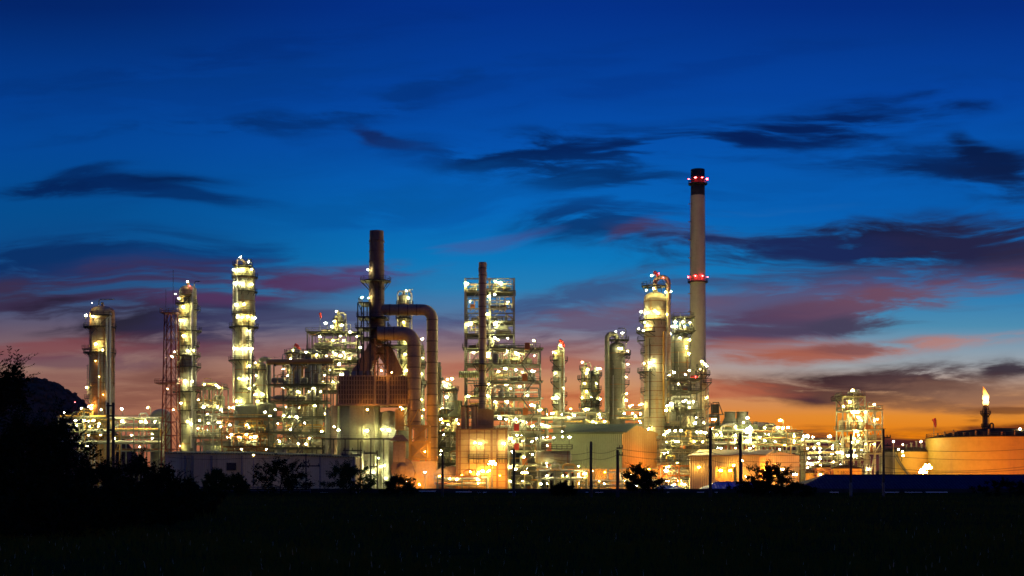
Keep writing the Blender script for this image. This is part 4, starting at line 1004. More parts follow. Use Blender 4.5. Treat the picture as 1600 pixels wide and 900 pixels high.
big_duct('lower thicker flue duct bending down onto the orange braced tower', [(590, 521), (0, 0), (647, 668)], 1.95, 402, 'duct_tan')

def reformer():
    Y = 408.0; t = thing('reformer_furnace', 'big reformer furnace: ribbed brown convection box above grey lamp-lit panelled cylinders', 'furnace', (PX(575, Y), Y, 0))
    yf = 401.5
    x0, x1 = PX(528, yf), PX(638, yf); z0, z1 = PZ(631, yf), PZ(587, yf)
    b = MB(); b.box(x0 + .2, x1 - .2, yf + .3, yf + 11, z0, z1 - .2); b.build('convection_box', MAT['brown_plate'], t)
    b = MB(); n = 26
    for i in range(n + 1): x = x0 + (x1 - x0) * i / n; b.box(x - .11, x + .11, yf - .12, yf + .35, z0, z1)
    for i in range(7): z = z0 + (z1 - z0) * i / 6; b.box(x0, x1, yf - .04, yf + .32, z - .09, z + .09)
    for px in (586, 606): x = PX(px, yf); b.box(x - .3, x + .3, yf - .3, yf + .3, z0 - .2, z1 + .2)
    b.box(x0 - .6, x1 + .6, yf - .4, yf + 11.5, z0 - .5, z0 - .05)
    b.build('stiffener_grid', MAT['duct_tan'], t)
    for k in range(4):
        q = MB(); x = x0 + (x1 - x0) * (0.07 + k * 0.11); q.box(x, x + 1.5, yf + 2, yf + 6, z1 - .2, z1 + 1.5); q.build('header_box', MAT['grey_panel'], t)
    # inclined breeching ducts up to the stack
    for (xa, xb, lab) in ((560, 589, None), (621, 599, None)):
        q = MB(); p = Vector((PX(xa, Y), Y, z1 + .3)); e = Vector((PX(xb, Y), Y, PZ(541, Y))); q.bar(p, e, 3.4, 4.2)
        for u in (.12, .4, .68, .92): m = p + (e - p) * u; d = (e - p).normalized() * .18; q.bar(m - d, m + d, 3.8, 4.6)
        q.build('breeching_duct', MAT['duct_tan'], t)
    q = MB()
    xa, xb = PX(586, 404), PX(606, 404)
    for x in (xa, xb):
        for y in (403.6, 412.5): q.bar((x, y, z1), (x, y, PZ(525, Y)), .42)
    rows = [587, 571, 555, 540, 525]
    for i in range(4):
        za, zb = PZ(rows[i], Y), PZ(rows[i + 1], Y); xm = (xa + xb) / 2
        q.bar((xa, 403.6, zb), (xb, 403.6, zb), .3); q.bar((xa, 403.6, za), (xm, 403.6, zb), .24); q.bar((xb, 403.6, za), (xm, 403.6, zb), .24)
    for y in (403.6, 412.5): q.bar((xa, y, PZ(555, Y)), (xb, y, PZ(555, Y)), .3)
    for x in (xa, xb): q.bar((x, 403.6, PZ(540, Y)), (x, 412.5, PZ(540, Y)), .3)
    q.build('support_lattice', MAT['steel_rust'], t)
    # dark access steelwork around the foot of the stack
    q = MB()
    for (l, r_, py) in ((560, 606, 497), (558, 610, 514), (562, 604, 529), (563, 580, 475), (600, 640, 541)):
        z = PZ(py, Y); q.box(PX(l, Y), PX(r_, Y), 402.8, 413, z - .3, z)
    for px in (562, 571, 581, 604): 
        for y in (403, 412.8): q.bar((PX(px, Y), y, z1), (PX(px, Y), y, PZ(476 if px < 590 else 500, Y)), .3)
    for (a, ya, c, yc) in ((562, 587, 571, 545), (571, 545, 562, 529), (562, 529, 571, 497), (571, 497, 562, 476), (581, 514, 571, 497), (604, 541, 640, 560)): q.bar((PX(a, Y), 402.9, PZ(ya, Y)), (PX(c, Y), 402.9, PZ(yc, Y)), .2)
    q.build('access_steel', MAT['steel_dark'], t)
    q = MB()
    for (l, r_, py) in ((560, 606, 497), (558, 610, 514), (563, 580, 475), (600, 640, 541)): railing_rect(q, PX(l, Y), PX(r_, Y), 402.8, 413, PZ(py, Y), sides='flr')
    q.build('railing', MAT['steel_dark'], t)
    # grey panelled radiant cylinders
    for (l, r_, tp, lab) in ((528, 593, 631, 0), (595, 622, 641, 1)):
        x = (PX(l, Y) + PX(r_, Y)) / 2; r = (PX(r_, Y) - PX(l, Y)) / 2; q = MB(); z = PZ(tp, Y) - .55
        nn = 10 if lab == 0 else 8
        q.lathe(x, Y, [(r, 0), (r, z)], nn, False); q.lathe(x, Y, [(r, z), (.001, z + .5)], nn, False)
        for k in range(nn):
            an = 2 * math.pi * k / nn; q.bar((x + r * math.cos(an), Y + r * math.sin(an), 0), (x + r * math.cos(an), Y + r * math.sin(an), z), .42)
        for py in (650, 664, 705, 728, 745): q.lathe(x, Y, [(r - .05, PZ(py, Y)), (r + .12, PZ(py, Y)), (r + .12, PZ(py, Y) + .22), (r - .05, PZ(py, Y) + .22)], nn, False)
        q.build('radiant_cylinder', MAT['grey_panel'], t)
    q = MB(); z = PZ(685, 398); q.box(PX(503, 398), PX(624, 398), 396.6, 401.4, z - .3, z); 
    for px in (505, 522, 540, 560, 580, 600, 622): q.bar((PX(px, 398), 397, 0), (PX(px, 398), 397, z - .3), .26)
    pf = q.build('platform', MAT['steel_dark'], t)
    q = MB(); railing_rect(q, PX(503, 398), PX(624, 398), 396.7, 401.3, z, sides='flr'); q.build('railing', MAT['steel_light'], pf)
    for (l, r_, tp, bt, m) in ((517, 527, 634, 765, 'cladding_tan'), (618, 632, 640, 672, 'panel_tan'), (508, 515, 640, 720, 'steel_light')):
        q = MB(); x = (PX(l, 404) + PX(r_, 404)) / 2; w = (PX(r_, 404) - PX(l, 404)) / 2
        if m == 'panel_tan': q.box(x - w, x + w, 402.4, 408, PZ(bt, 404), PZ(tp, 404))
        else: q.cyl(x, 404, max(0, PZ(bt, 404)), PZ(tp, 404), w, n=14)
        q.build('downcomer' if m != 'panel_tan' else 'air_box', MAT[m], t)
    for L in ((529, 672, 1.6), (573, 673, 1.9), (608, 672, 1.9), (597, 671, 1.2), (522, 667, 1.2), (557, 725, 1.9), (562, 731, 1.6), (584, 738, 1.3), (603, 747, 1.3), (591, 716, 0.9), (595, 729, 1.1), (554, 718, 1.2), (600, 728, 1.4)):
        px, py, s = L; rr = 0
        x = PX(px, Y); y = 399.0 if px < 594 else 402.6
        for (l, r_) in ((528, 593), (595, 622)):
            cx = (PX(l, Y) + PX(r_, Y)) / 2; r = (PX(r_, Y) - PX(l, Y)) / 2
            if abs(x - cx) < r: y = Y - math.sqrt(r * r - (x - cx) ** 2) - 1.4
        lamp(t, (PX(px, y), y, PZ(py, y)), s)
    for (px, py, y, s, k) in ((596, 579, 400.2, .8, 'lamp_sodium'), (626, 636, 399.0, .5, 'lamp_flood_amber'), (574, 640, 398.6, 1.0, 'lamp_sodium'), (612, 582, 400, .7, 'lamp_sodium')): lamp(t, (PX(px, y), y, PZ(py, y)), s, k)
    return t
rf = reformer()
def fan_set():
    Y = 398.0; t = thing('draft_fan', 'brown fan casing with a capped square intake beside the orange braced tower', 'fan', (PX(626, Y), Y, 0))
    b = MB(); x, z, r = PX(630, Y), PZ(733, Y), 3.1
    pts = [(x + r * (1 + .18 * i / 24) * math.cos(2 * math.pi * i / 24), z + r * (1 + .18 * i / 24) * math.sin(2 * math.pi * i / 24)) for i in range(24)]
    vs = [(p[0], Y - 1.5, p[1]) for p in pts] + [(p[0], Y + 1.5, p[1]) for p in pts]
    b.add(vs, [tuple(range(23, -1, -1)), tuple(range(24, 48))] + [(i, (i + 1) % 24, 24 + (i + 1) % 24, 24 + i) for i in range(24)])
    b.tube([(x, Y - 2.1, z), (x, Y - 1.5, z)], 1.2, 16); b.box(x - r, x + r, Y - 1.2, Y + 1.2, 0, z - r * .8)
    for k in range(8): an = k * math.pi / 4; b.bar((x + 1.2 * math.cos(an), Y - 1.56, z + 1.2 * math.sin(an)), (x + r * .98 * math.cos(an), Y - 1.56, z + r * .98 * math.sin(an)), .18)
    b.build('fan_casing', MAT['duct_brown'], t)
    q = MB(); q.box(PX(615, Y), PX(634, Y), Y - 1.7, Y + 1.7, PZ(722, Y), PZ(690, Y)); q.build('intake_duct', MAT['duct_tan'], t)
    q = MB(); xa, xb = PX(610, Y), PX(639, Y); zc = PZ(689, Y); q.add([(xa, Y - 2.6, zc), (xb, Y - 2.6, zc), (xb, Y + 2.6, zc), (xa, Y + 2.6, zc), (xa + 1.6, Y - .8, zc + 1.7), (xb - 1.6, Y - .8, zc + 1.7), (xb - 1.6, Y + .8, zc + 1.7), (xa + 1.6, Y + .8, zc + 1.7)], [(0, 1, 5, 4), (1, 2, 6, 5), (2, 3, 7, 6), (3, 0, 4, 7), (4, 5, 6, 7), (3, 2, 1, 0)]); q.build('rain_cap', MAT['duct_brown'], t)
fan_set()
def duct_tower():
    Y = 401.0; t = thing('duct_tower', 'orange X-braced steel tower carrying the thick flue duct', 'steel structure', (PX(656, Y), Y, 0))
    xa, xb = PX(641, Y), PX(671, Y); ya, yb = 398.2, 404.6; q = MB(); rows = [765, 718, 691, 666]
    for x in (xa, xb):
        for y in (ya, yb): q.bar((x, y, 0), (x, y, PZ(640, Y) if x == xa else PZ(664, Y)), .42)
    for i in range(3):
        z0, z1 = max(0, PZ(rows[i], Y)), PZ(rows[i + 1], Y)
        q.bar((xa, ya, z1), (xb, ya, z1), .4); q.bar((xa, yb, z1), (xb, yb, z1), .4); q.bar((xa, ya, z1), (xa, yb, z1), .35); q.bar((xb, ya, z1), (xb, yb, z1), .35)
        if i: q.bar((xa, ya, z0), (xb, ya, z1), .34); q.bar((xb, ya, z0), (xa, ya, z1), .34)
    q.bar((xa, ya, PZ(666, Y)), (PX(655, Y), ya, PZ(640, Y)), .3); q.bar((PX(655, Y), ya, PZ(640, Y)), (xb, ya, PZ(664, Y)), .3); q.bar((PX(622, Y), ya, PZ(664, Y)), (xa, ya, PZ(642, Y)), .3); q.bar((PX(620, Y), ya, PZ(665, Y)), (xa, ya, PZ(665, Y)), .36); q.bar((PX(622, Y), ya, 0), (PX(622, Y), ya, PZ(642, Y)), .34)
    q.build('steel_frame', MAT['pipe_yellow'], t)
    q = MB(); q.box(xa + .5, xb - .5, ya + 1.2, yb - .5, PZ(716, Y), PZ(692, Y)); q.box(xa + 1.2, xb - 1.2, ya + 1.6, yb - .9, PZ(692, Y), PZ(668, Y)); q.build('duct_box', MAT['panel_tan'], t)
    q = MB(); q.box(xa - .4, PX(682, Y), ya - .4, yb + 3.0, .2, PZ(721, Y)); 
    for k in range(9): x = xa + (PX(682, Y) - xa) * k / 8; q.box(x - .1, x + .1, ya - .55, ya - .38, .2, PZ(721, Y))
    q.build('plenum_box', MAT['panel_tan'], t)
    q = MB(); railing_rect(q, xa - .4, PX(683, Y), ya - .3, yb, PZ(720, Y), sides='flr'); q.build('railing', MAT['pipe_yellow'], t)
    for (px, py, y, s) in ((636, 752, 393, .8), (687, 744, 393.6, 1.1), (655, 757, 393, .7), (664, 706, 395.6, .5), (689, 704, 400.5, .8), (662, 640, 404, .6)): lamp(t, (PX(px, y), y, PZ(py, y)), s, 'lamp_flood_amber')
duct_tower()
G = 'orange barrels beside the reformer ducts'
for i, (px, py, r, lab) in enumerate(((692, 746, 2.3, 'front orange cylindrical vessel with a flanged round end'), (706, 744, 2.6, 'rear orange cylindrical vessel nearest the panelled heater'))):
    Y = 402.0 + i * 3; x = PX(px, Y); z = max(r + .4, PZ(py, Y)); t = thing('horizontal_vessel', lab, 'vessel', (x, Y, 0), G); b = MB()
    b.tube([(x, Y - 4, z), (x, Y + 3, z)], r, 20); b.tube([(x, Y - 4.3, z), (x, Y - 4, z)], r * 1.12, 20); b.tube([(x, Y - 4.9, z), (x, Y - 4.3, z)], r * .6, 16); b.build('shell', MAT['cladding_tan'], t)
    q = MB(); q.box(x - r * .8, x + r * .8, Y - 2.6, Y - 2.2, 0, z - r * .5); q.box(x - r * .8, x + r * .8, Y + 1.2, Y + 1.6, 0, z - r * .5); q.build('saddle', MAT['steel_rust'], t)
light_post('cold blue-white floodlight on a short post in front of the orange plenum', 664, 738, 390, 1.7, 'lamp_blue', .0)
light_post('dazzling amber floodlight on a post in front of the panelled heater', 769, 724, 388, 1.7, 'lamp_amber', .0, glare_heads=5)
light_post('smaller amber floodlight on a post at the foot of the stair tower', 820, 738, 390, 1.3, 'lamp_amber', .0, glare_heads=3)
rack('yard_piping', 'low tangle of lit pipes in front of the panelled heater', 684, 760, [748, 757], 393, 3, 4, seed=41, nl=3, rail=True, lamps=[(703, 748, 1.0), (714, 749, 1.0)], mats=['pipe_yellow', 'pipe_silver', 'pipe_orange'])

column('distillation_tower', 'pale column behind the flue ducts with a hooped pipe at its head', 'column', 622, 640, 460, 690, 452,
       plats=[(476, 619, 646), (497, 618, 644), (545, 624, 650), (568, 624, 648), (590, 622, 646)], pipes=[(643, 455, 690, 0.3), (622, 455, 560, 0.24)], davit=(637, 453, 8), bands=8,
       lamps=[(636, 456, 1.3), (639, 467, 1.5), (637, 535, 1.8), (641, 534, 1.4), (634, 555, 1.8), (629, 579, 1.9), (636, 580, 1.3), (620, 574, 1.1), (660, 530, 1.4), (632, 505, 1.2), (640, 620, 1.4), (630, 640, 1.3)])
column('vent_riser', 'thin pale riser visible between the two big flue ducts', 'column', 656, 664, 545, 690, 446, plats=[(600, 653, 667), (570, 654, 666)], bands=9, lamps=[(661, 560, 1.1), (660, 585, 1.0), (659, 625, 1.5), (661, 650, 1.4)])
column('vent_riser', 'thin dark riser hugging the right side of the outer flue duct', 'column', 683, 690, 572, 690, 440, mat='cladding_dark', bands=7, lamps=[(688, 640, 1.0)])
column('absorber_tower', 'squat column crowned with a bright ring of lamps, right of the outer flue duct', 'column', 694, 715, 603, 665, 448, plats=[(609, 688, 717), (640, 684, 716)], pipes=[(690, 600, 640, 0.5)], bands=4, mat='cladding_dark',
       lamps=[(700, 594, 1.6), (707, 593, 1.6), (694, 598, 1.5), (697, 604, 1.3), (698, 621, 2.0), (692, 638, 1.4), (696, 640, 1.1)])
frame('process_structure', 'dim pipework structure between the outer flue duct and the panelled heater', 'steel structure', 684, 722, [648, 676, 700, 724], 436, 9, 2, 'steel_frame', 9, seed=12, nl=7, lamps=[(713, 656, 1.5), (692, 661, 1.2), (700, 663, 1.3), (689, 655, 1.3)])
t = thing('vent_hood', 'pale green flared hood on the pipework left of the heater', 'hood', (PX(716, 425), 425, PZ(650, 425))); b = MB()
b.lathe(PX(716, 425), 425, [(3.1, PZ(650, 425)), (3.0, PZ(647, 425)), (1.3, PZ(640, 425)), (1.25, PZ(626, 425))], 18); b.lathe(PX(716, 425), 425, [(1.25, PZ(626, 425)), (.001, PZ(626, 425))], 18, False); b.build('shell', MAT['wall_green'], t)

def box_heater():
    Y = 404.0; t = thing('box_heater', 'yellow-lit panelled box heater with a small balcony and hot-lit walls', 'furnace', (PX(752, Y), Y, 0)); yf = 399.5
    x0, x1 = PX(714, yf), PX(791, yf); zt = PZ(672, yf)
    b = MB(); b.box(x0, x1, yf, yf + 10, 0, zt); b.build('casing', MAT['panel_tan'], t)
    q = MB()
    for i, px in enumerate((714, 719, 733, 745, 757, 768, 777, 791)): x = PX(px, yf); w = .16 if i not in (0, 5, 6, 7) else .3; q.box(x - w, x + w, yf - .25, yf + .05, 0, zt)
    for k in range(10): z = zt * (k + .5) / 10; q.box(x0, x1, yf - .12, yf + .04, z - .08, z + .08)
    q.box(x0 - .4, x1 + .4, yf - .5, yf + 10.4, zt, zt + .35); q.build('stiffeners', MAT['steel_rust'], t)
    q = MB(); railing_rect(q, x0, x1, yf - .3, yf + 10, zt + .35); q.build('railing', MAT['steel_rust'], t)
    for (l, r_) in ((732, 763), (776, 793)):
        q = MB(); z = PZ(716, 398); q.box(PX(l, 398), PX(r_, 398), 397.4, 399.2, z - .25, z)
        for k in range(5): x = PX(l + (r_ - l) * k / 4, 398); q.bar((x, 397.6, z - .2), (x, 399.3, z - 1.2), .12)
        pf = q.build('balcony', MAT['steel_dark'], t); q = MB(); railing_rect(q, PX(l, 398), PX(r_, 398), 397.5, 399.2, z, sides='flr', step=1.3); q.build('railing', MAT['steel_dark'], pf)
    q = MB(); q.box(PX(747, 403), PX(771, 403), 402, 407.5, zt + .35, PZ(641, 403))
    for k in range(6): x = PX(747 + 24 * k / 5, 403); q.box(x - .09, x + .09, 401.8, 402.05, zt + .35, PZ(641, 403))
    for k in range(4): z = zt + 1 + k * 1.4; q.box(PX(747, 403), PX(771, 403), 401.86, 402.03, z - .06, z + .06)
    q.box(PX(746, 403), PX(772, 403), 401.5, 408, PZ(641, 403), PZ(641, 403) + .3); q.build('convection_casing', MAT['panel_tan'], t)
    for px in (724, 731, 740, 745):
        q = MB(); x = PX(px, 402); q.cyl(x, 402, zt + .3, PZ(634, 402), .7 if px in (724, 740) else .35, n=10); q.build('crossover_pipe', MAT['duct_tan' if px != 731 else 'steel_rust'], t)
    q = MB(); q.box(PX(721, 404), PX(748, 404), 401, 408, PZ(636, 404), PZ(634, 404)); railing_rect(q, PX(721, 404), PX(772, 404), 401, 408, PZ(634, 404), step=1.3); q.build('top_walkway', MAT['steel_dark'], t)
    for L in ((742, 692, 1.6), (750, 693, 1.6), (787, 693, 1.8), (735, 737, 1.3), (748, 738, 1.7), (754, 736, 1.5), (762, 737, 1.3), (765, 735, 1.1)): lamp(t, (PX(L[0], 397.8), 397.8, PZ(L[1], 397.8)), L[2], 'lamp_white' if L[1] < 700 else 'lamp_amber')
    for (px, py) in ((722, 742), (781, 743)): lamp(t, (PX(px, 395.4), 395.4, PZ(py, 395.4)), .8, 'lamp_flood')
box_heater()
def thin_stack():
    Y = 404.5; x = PX(754, Y); r = (PX(760, Y) - PX(748, Y)) / 2; t = thing('flue_stack', 'thin brown stack rising in front of the open steel tower', 'chimney', (x, Y, PZ(641, Y)))
    b = MB(); zt = PZ(410, Y); zb = PZ(640, Y); b.lathe(x, Y, [(r, zb), (r, zt)], 20); b.lathe(x, Y, [(r, zt), (r * .8, zt), (r * .8, zt - 2)], 20, False); b.lathe(x, Y, [(r * .8, zt - 2), (.001, zt - 2)], 20, False)
    for py in (420, 431, 444, 462, 480, 496, 512, 530, 548, 580, 600, 620): q = MB(); q.band(x, Y, PZ(py, Y), r, .26, .12, 20); q.build('flange', MAT['brown_plate'], t)
    for k in range(3): an = k * 2.1; b.tube([(x + r * 1.05 * math.cos(an + i * .35), Y + r * 1.05 * math.sin(an + i * .35), zt - .4 - i * .55) for i in range(9)], .12, 4)
    b.build('shell', MAT['stack_tan'], t); platform(t, x, Y, r, 569, 738, 771, Y, 'steel_dark', 'steel_frame'); platform(t, x, Y, r, 602, 740, 768, Y, 'steel_dark', 'steel_frame')
thin_stack()
tw = frame('tower_structure', 'tallest open steel tower, square bays stacked behind the thin brown stack', 'steel structure', 728, 803, [439, 459, 485, 505, 525, 546, 571, 596, 620, 645], 426, 12, 2, 'steel_light', 7, nodeck=(439, 485, 596), seed=14, nl=8, brace=0.95, col_w=.62,
      lamps=[(729, 443, 1.7), (782, 442, 1.7), (773, 460, 1.5), (764, 463, 1.5), (735, 471, .8), (761, 491, 1.5), (731, 507, 1.8), (736, 506, 1.6), (774, 506, 1.8), (773, 528, 1.5), (778, 531, 1.3), (740, 551, 1.6), (763, 552, 1.5), (793, 549, 1.6), (762, 557, 1.3), (790, 576, 1.8), (763, 600, 1.6), (732, 619, 1.4), (762, 618, 1.6), (777, 604, 1.6), (791, 602, 1.9), (793, 627, 1.8), (774, 628, 1.2)], top_clutter=0)
q = MB(); q.tube([(PX(717, 418), 418, PZ(585, 418)), (PX(750, 418), 418, PZ(585, 418))], 1.0, 14); q.build('vent_duct', MAT['wall_green'], tw)
frame('stair_tower', 'stair tower with zig-zag flights and orange cabinets, right of the tall open tower', 'steel structure', 770, 844, [546, 571, 597, 623, 649, 674, 704, 735], 411, 9, 3, 'steel_light', 7, seed=15, nl=12, brace=.35, stairs=[(814, 834, [546, 571, 597, 623, 649, 674, 704, 735, 762])],
      lamps=[(808, 553, 2.0), (806, 551, 1.4), (806, 578, 1.3), (832, 580, 1.5), (812, 604, 1.5), (824, 618, 1.4), (831, 633, 1.6), (842, 641, 1.0), (781, 653, 1.7), (791, 655, 1.8), (806, 655, 1.5), (832, 666, 1.5), (823, 662, 1.2), (838, 685, 1.4), (831, 690, 1.3), (831, 710, 1.5), (808, 680, 1.3), (802, 690, 1.6), (798, 685, 1.5), (806, 733, 1.4), (818, 714, 1.2), (800, 706, 1.2), (797, 730, 1.3)])
light_post('bright lamp on a stalk above the top deck of the stair tower', 834, 532, 411, 1.5, arm=.6, z0=PZ(546, 411))
G = 'orange cabinets on the stair tower decks'
for i, (px, py, m, lab) in enumerate([(824, 541, 'box_orange', 'orange cabinet on the top deck of the stair tower'), (820, 590, 'box_orange', 'orange cabinet two decks below the stair tower top'), (821, 643, 'box_orange', 'orange cabinet on the middle stair tower deck'), (820, 721, 'box_orange', 'orange cabinet near the foot of the stair tower'),
                               (807, 668, 'red_paint', 'upper dark red panel box on the left edge of the stair tower'), (807, 698, 'red_paint', 'lower dark red panel box on the left edge of the stair tower')]):
    y = 405.6; x, z = PX(px, y), PZ(py, y); t = thing('cabinet', lab, 'cabinet', (x, y, z - 1.0), G); b = MB(); b.box(x - .75, x + .75, y - .5, y + .5, z - 1.0, z + 1.0); b.build('case', MAT[m], t); q = MB(); q.box(x - .62, x + .62, y - .55, y - .5, z - .85, z + .85); q.build('door', MAT[m], t)

# ================================================================== THE PLANT, right part
def drum_on_frame():
    Y = 400.0; t = thing('horizontal_drum', 'long pale horizontal drum with a brown domed end on a steel table', 'vessel', (PX(870, Y), Y, 0))
    b = MB(); z = PZ(715, Y); r = 10.5 * Y / FPX; hvessel(b, PX(840, Y), PX(889, Y), Y, z, r, 24); b.build('shell', MAT['cladding'], t)
    q = MB(); q.lathe(0, 0, [(0, 0)], 3); q = MB(); xe = PX(886, Y)
    prof = [(r * 1.02, xe)] + [(r * 1.02 * math.cos(math.pi / 2 * i / 6) if i < 6 else .001, xe + 1.3 * math.sin(math.pi / 2 * i / 6)) for i in range(7)]
    vs = [(xx, Y + rr * math.cos(2 * math.pi * k / 24), z + rr * math.sin(2 * math.pi * k / 24)) for (rr, xx) in prof for k in range(24)]
    q.add(vs, [(i * 24 + k, i * 24 + (k + 1) % 24, (i + 1) * 24 + (k + 1) % 24, (i + 1) * 24 + k) for i in range(len(prof) - 1) for k in range(24)], True); q.build('domed_end', MAT['steel_rust'], t)
    q = MB()
    for px in (846, 866, 884): q.box(PX(px, Y) - .25, PX(px, Y) + .25, Y - r * .8, Y + r * .8, PZ(729, Y), z - r * .55)
    q.box(PX(838, Y), PX(900, Y), Y - 3, Y + 3, PZ(729, Y) - .3, PZ(729, Y))
    for px in (840, 858, 878, 898):
        for y in (Y - 2.8, Y + 2.8): q.bar((PX(px, Y), y, 0), (PX(px, Y), y, PZ(729, Y)), .3)
    q.build('support_table', MAT['steel_light'], t)
    q = MB(); zp = PZ(701, Y); q.box(PX(846, Y), PX(894, Y), Y - 2.6, Y + 2.6, zp - .2, zp); pf = q.build('platform', MAT['steel_dark'], t); q = MB(); railing_rect(q, PX(846, Y), PX(894, Y), Y - 2.5, Y + 2.5, zp, step=1.4); q.build('railing', MAT['steel_dark'], pf)
    for (px, py, s) in ((865, 684, 1.5), (879, 683, 1.1), (890, 683, 1.5), (854, 724, 1.2), (850, 664, 1.3), (867, 746, 1.2), (886, 744, 1.0)): lamp(t, (PX(px, Y - 3.4), Y - 3.4, PZ(py, Y - 3.4)), s)
drum_on_frame()
rack('yard_piping', 'low lit pipework under the long horizontal drum', 842, 916, [736, 748], 392, 5, 5, seed=21, nl=6, pitch=4, lamps=[(914, 740, 1.5), (845, 756, 1.0), (880, 755, 1.1)], s=(.7, 1.0))
rack('pipe_rack', 'green-grey covered rack crossing behind the horizontal drum', 843, 912, [655, 668, 690], 424, 6, 5, seed=22, nl=6, lamps=[(863, 646, 1.6), (846, 663, 1.4), (852, 665, 1.4), (857, 666, 1.3), (889, 652, 1.4), (845, 640, 1.2)])
column('distillation_tower', 'slender column with stubby side galleries and a red windsock on top', 'column', 864, 881, 546, 652, 470, plats=[(563, 859, 873), (563, 881, 887), (579, 862, 876), (597, 860, 873), (595, 880, 885), (632, 862, 872), (618, 879, 886), (632, 879, 886), (646, 879, 886)], ladders=[(866, 565, 640)], pipes=[(881, 543, 650, 0.25)], bands=6,
       lamps=[(864, 551, 1.6), (875, 541, 1.7), (868, 553, 1.2), (867, 584, 1.4), (869, 622, 1.7), (880, 607, .8), (864, 646, 1.5), (863, 623, 1.0)])
windsock('red windsock on the slender column between stair tower and dark column', 874, 531, 470, PZ(545, 470), 1, .85)
column('distillation_tower', 'twin-shaft lamp-lit column immediately left of the dark column, front shaft', 'column', 908, 922, 572, 668, 466, plats=[(577, 905, 916), (592, 902, 925), (607, 906, 924), (624, 906, 930), (636, 904, 932), (648, 908, 936)], ladders=[(909, 592, 640)], davit=(923, 567, -6), bands=6,
       lamps=[(909, 567, 1.5), (917, 579, 1.9), (916, 584, 1.4), (916, 613, 2.0), (909, 622, 1.4), (914, 641, 2.1), (918, 640, 1.7), (923, 621, 1.0), (920, 660, 1.6), (913, 600, 1.0)])
column('stripper_tower', 'darker short shaft joined behind the lamp-lit twin column', 'column', 922, 937, 578, 668, 474, plats=[(586, 920, 941), (609, 930, 939), (625, 930, 939), (634, 930, 939)], mat='cladding_dark', bands=4, lamps=[(933, 577, 1.3), (937, 577, 1.3), (931, 600, 1.5), (937, 624, 1.3), (936, 646, 1.5), (944, 658, 1.4)])
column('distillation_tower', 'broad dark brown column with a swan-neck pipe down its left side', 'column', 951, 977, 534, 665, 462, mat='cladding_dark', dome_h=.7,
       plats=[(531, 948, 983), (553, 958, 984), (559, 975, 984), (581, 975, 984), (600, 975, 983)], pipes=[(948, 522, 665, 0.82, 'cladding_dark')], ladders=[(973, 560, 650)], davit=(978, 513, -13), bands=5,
       lamps=[(961, 520, 1.2), (971, 522, 1.2), (966, 546, 1.2), (970, 546, 1.0), (980, 549, 1.4), (980, 570, 1.1), (977, 590, .9), (978, 616, 1.2), (977, 626, 1.5), (984, 635, 1.6), (971, 641, 1.0)])
rack('pipe_rack', 'low lamp-dotted rack between the dark column and the main column', 968, 1006, [640, 655], 452, 5, 4, seed=24, nl=5, lamps=[(984, 634, 1.4), (999, 633, 1.3), (993, 650, 1.0)], mats=['pipe_yellow', 'pipe_silver'])
rack('pipe_rack', 'upper rack behind the green warehouse roof', 880, 948, [646, 660], 440, 5, 4, seed=25, nl=6, lamps=[(926, 659, 1.3), (897, 649, 1.4), (936, 648, 1.5), (945, 659, 1.3), (931, 661, 1.0)])

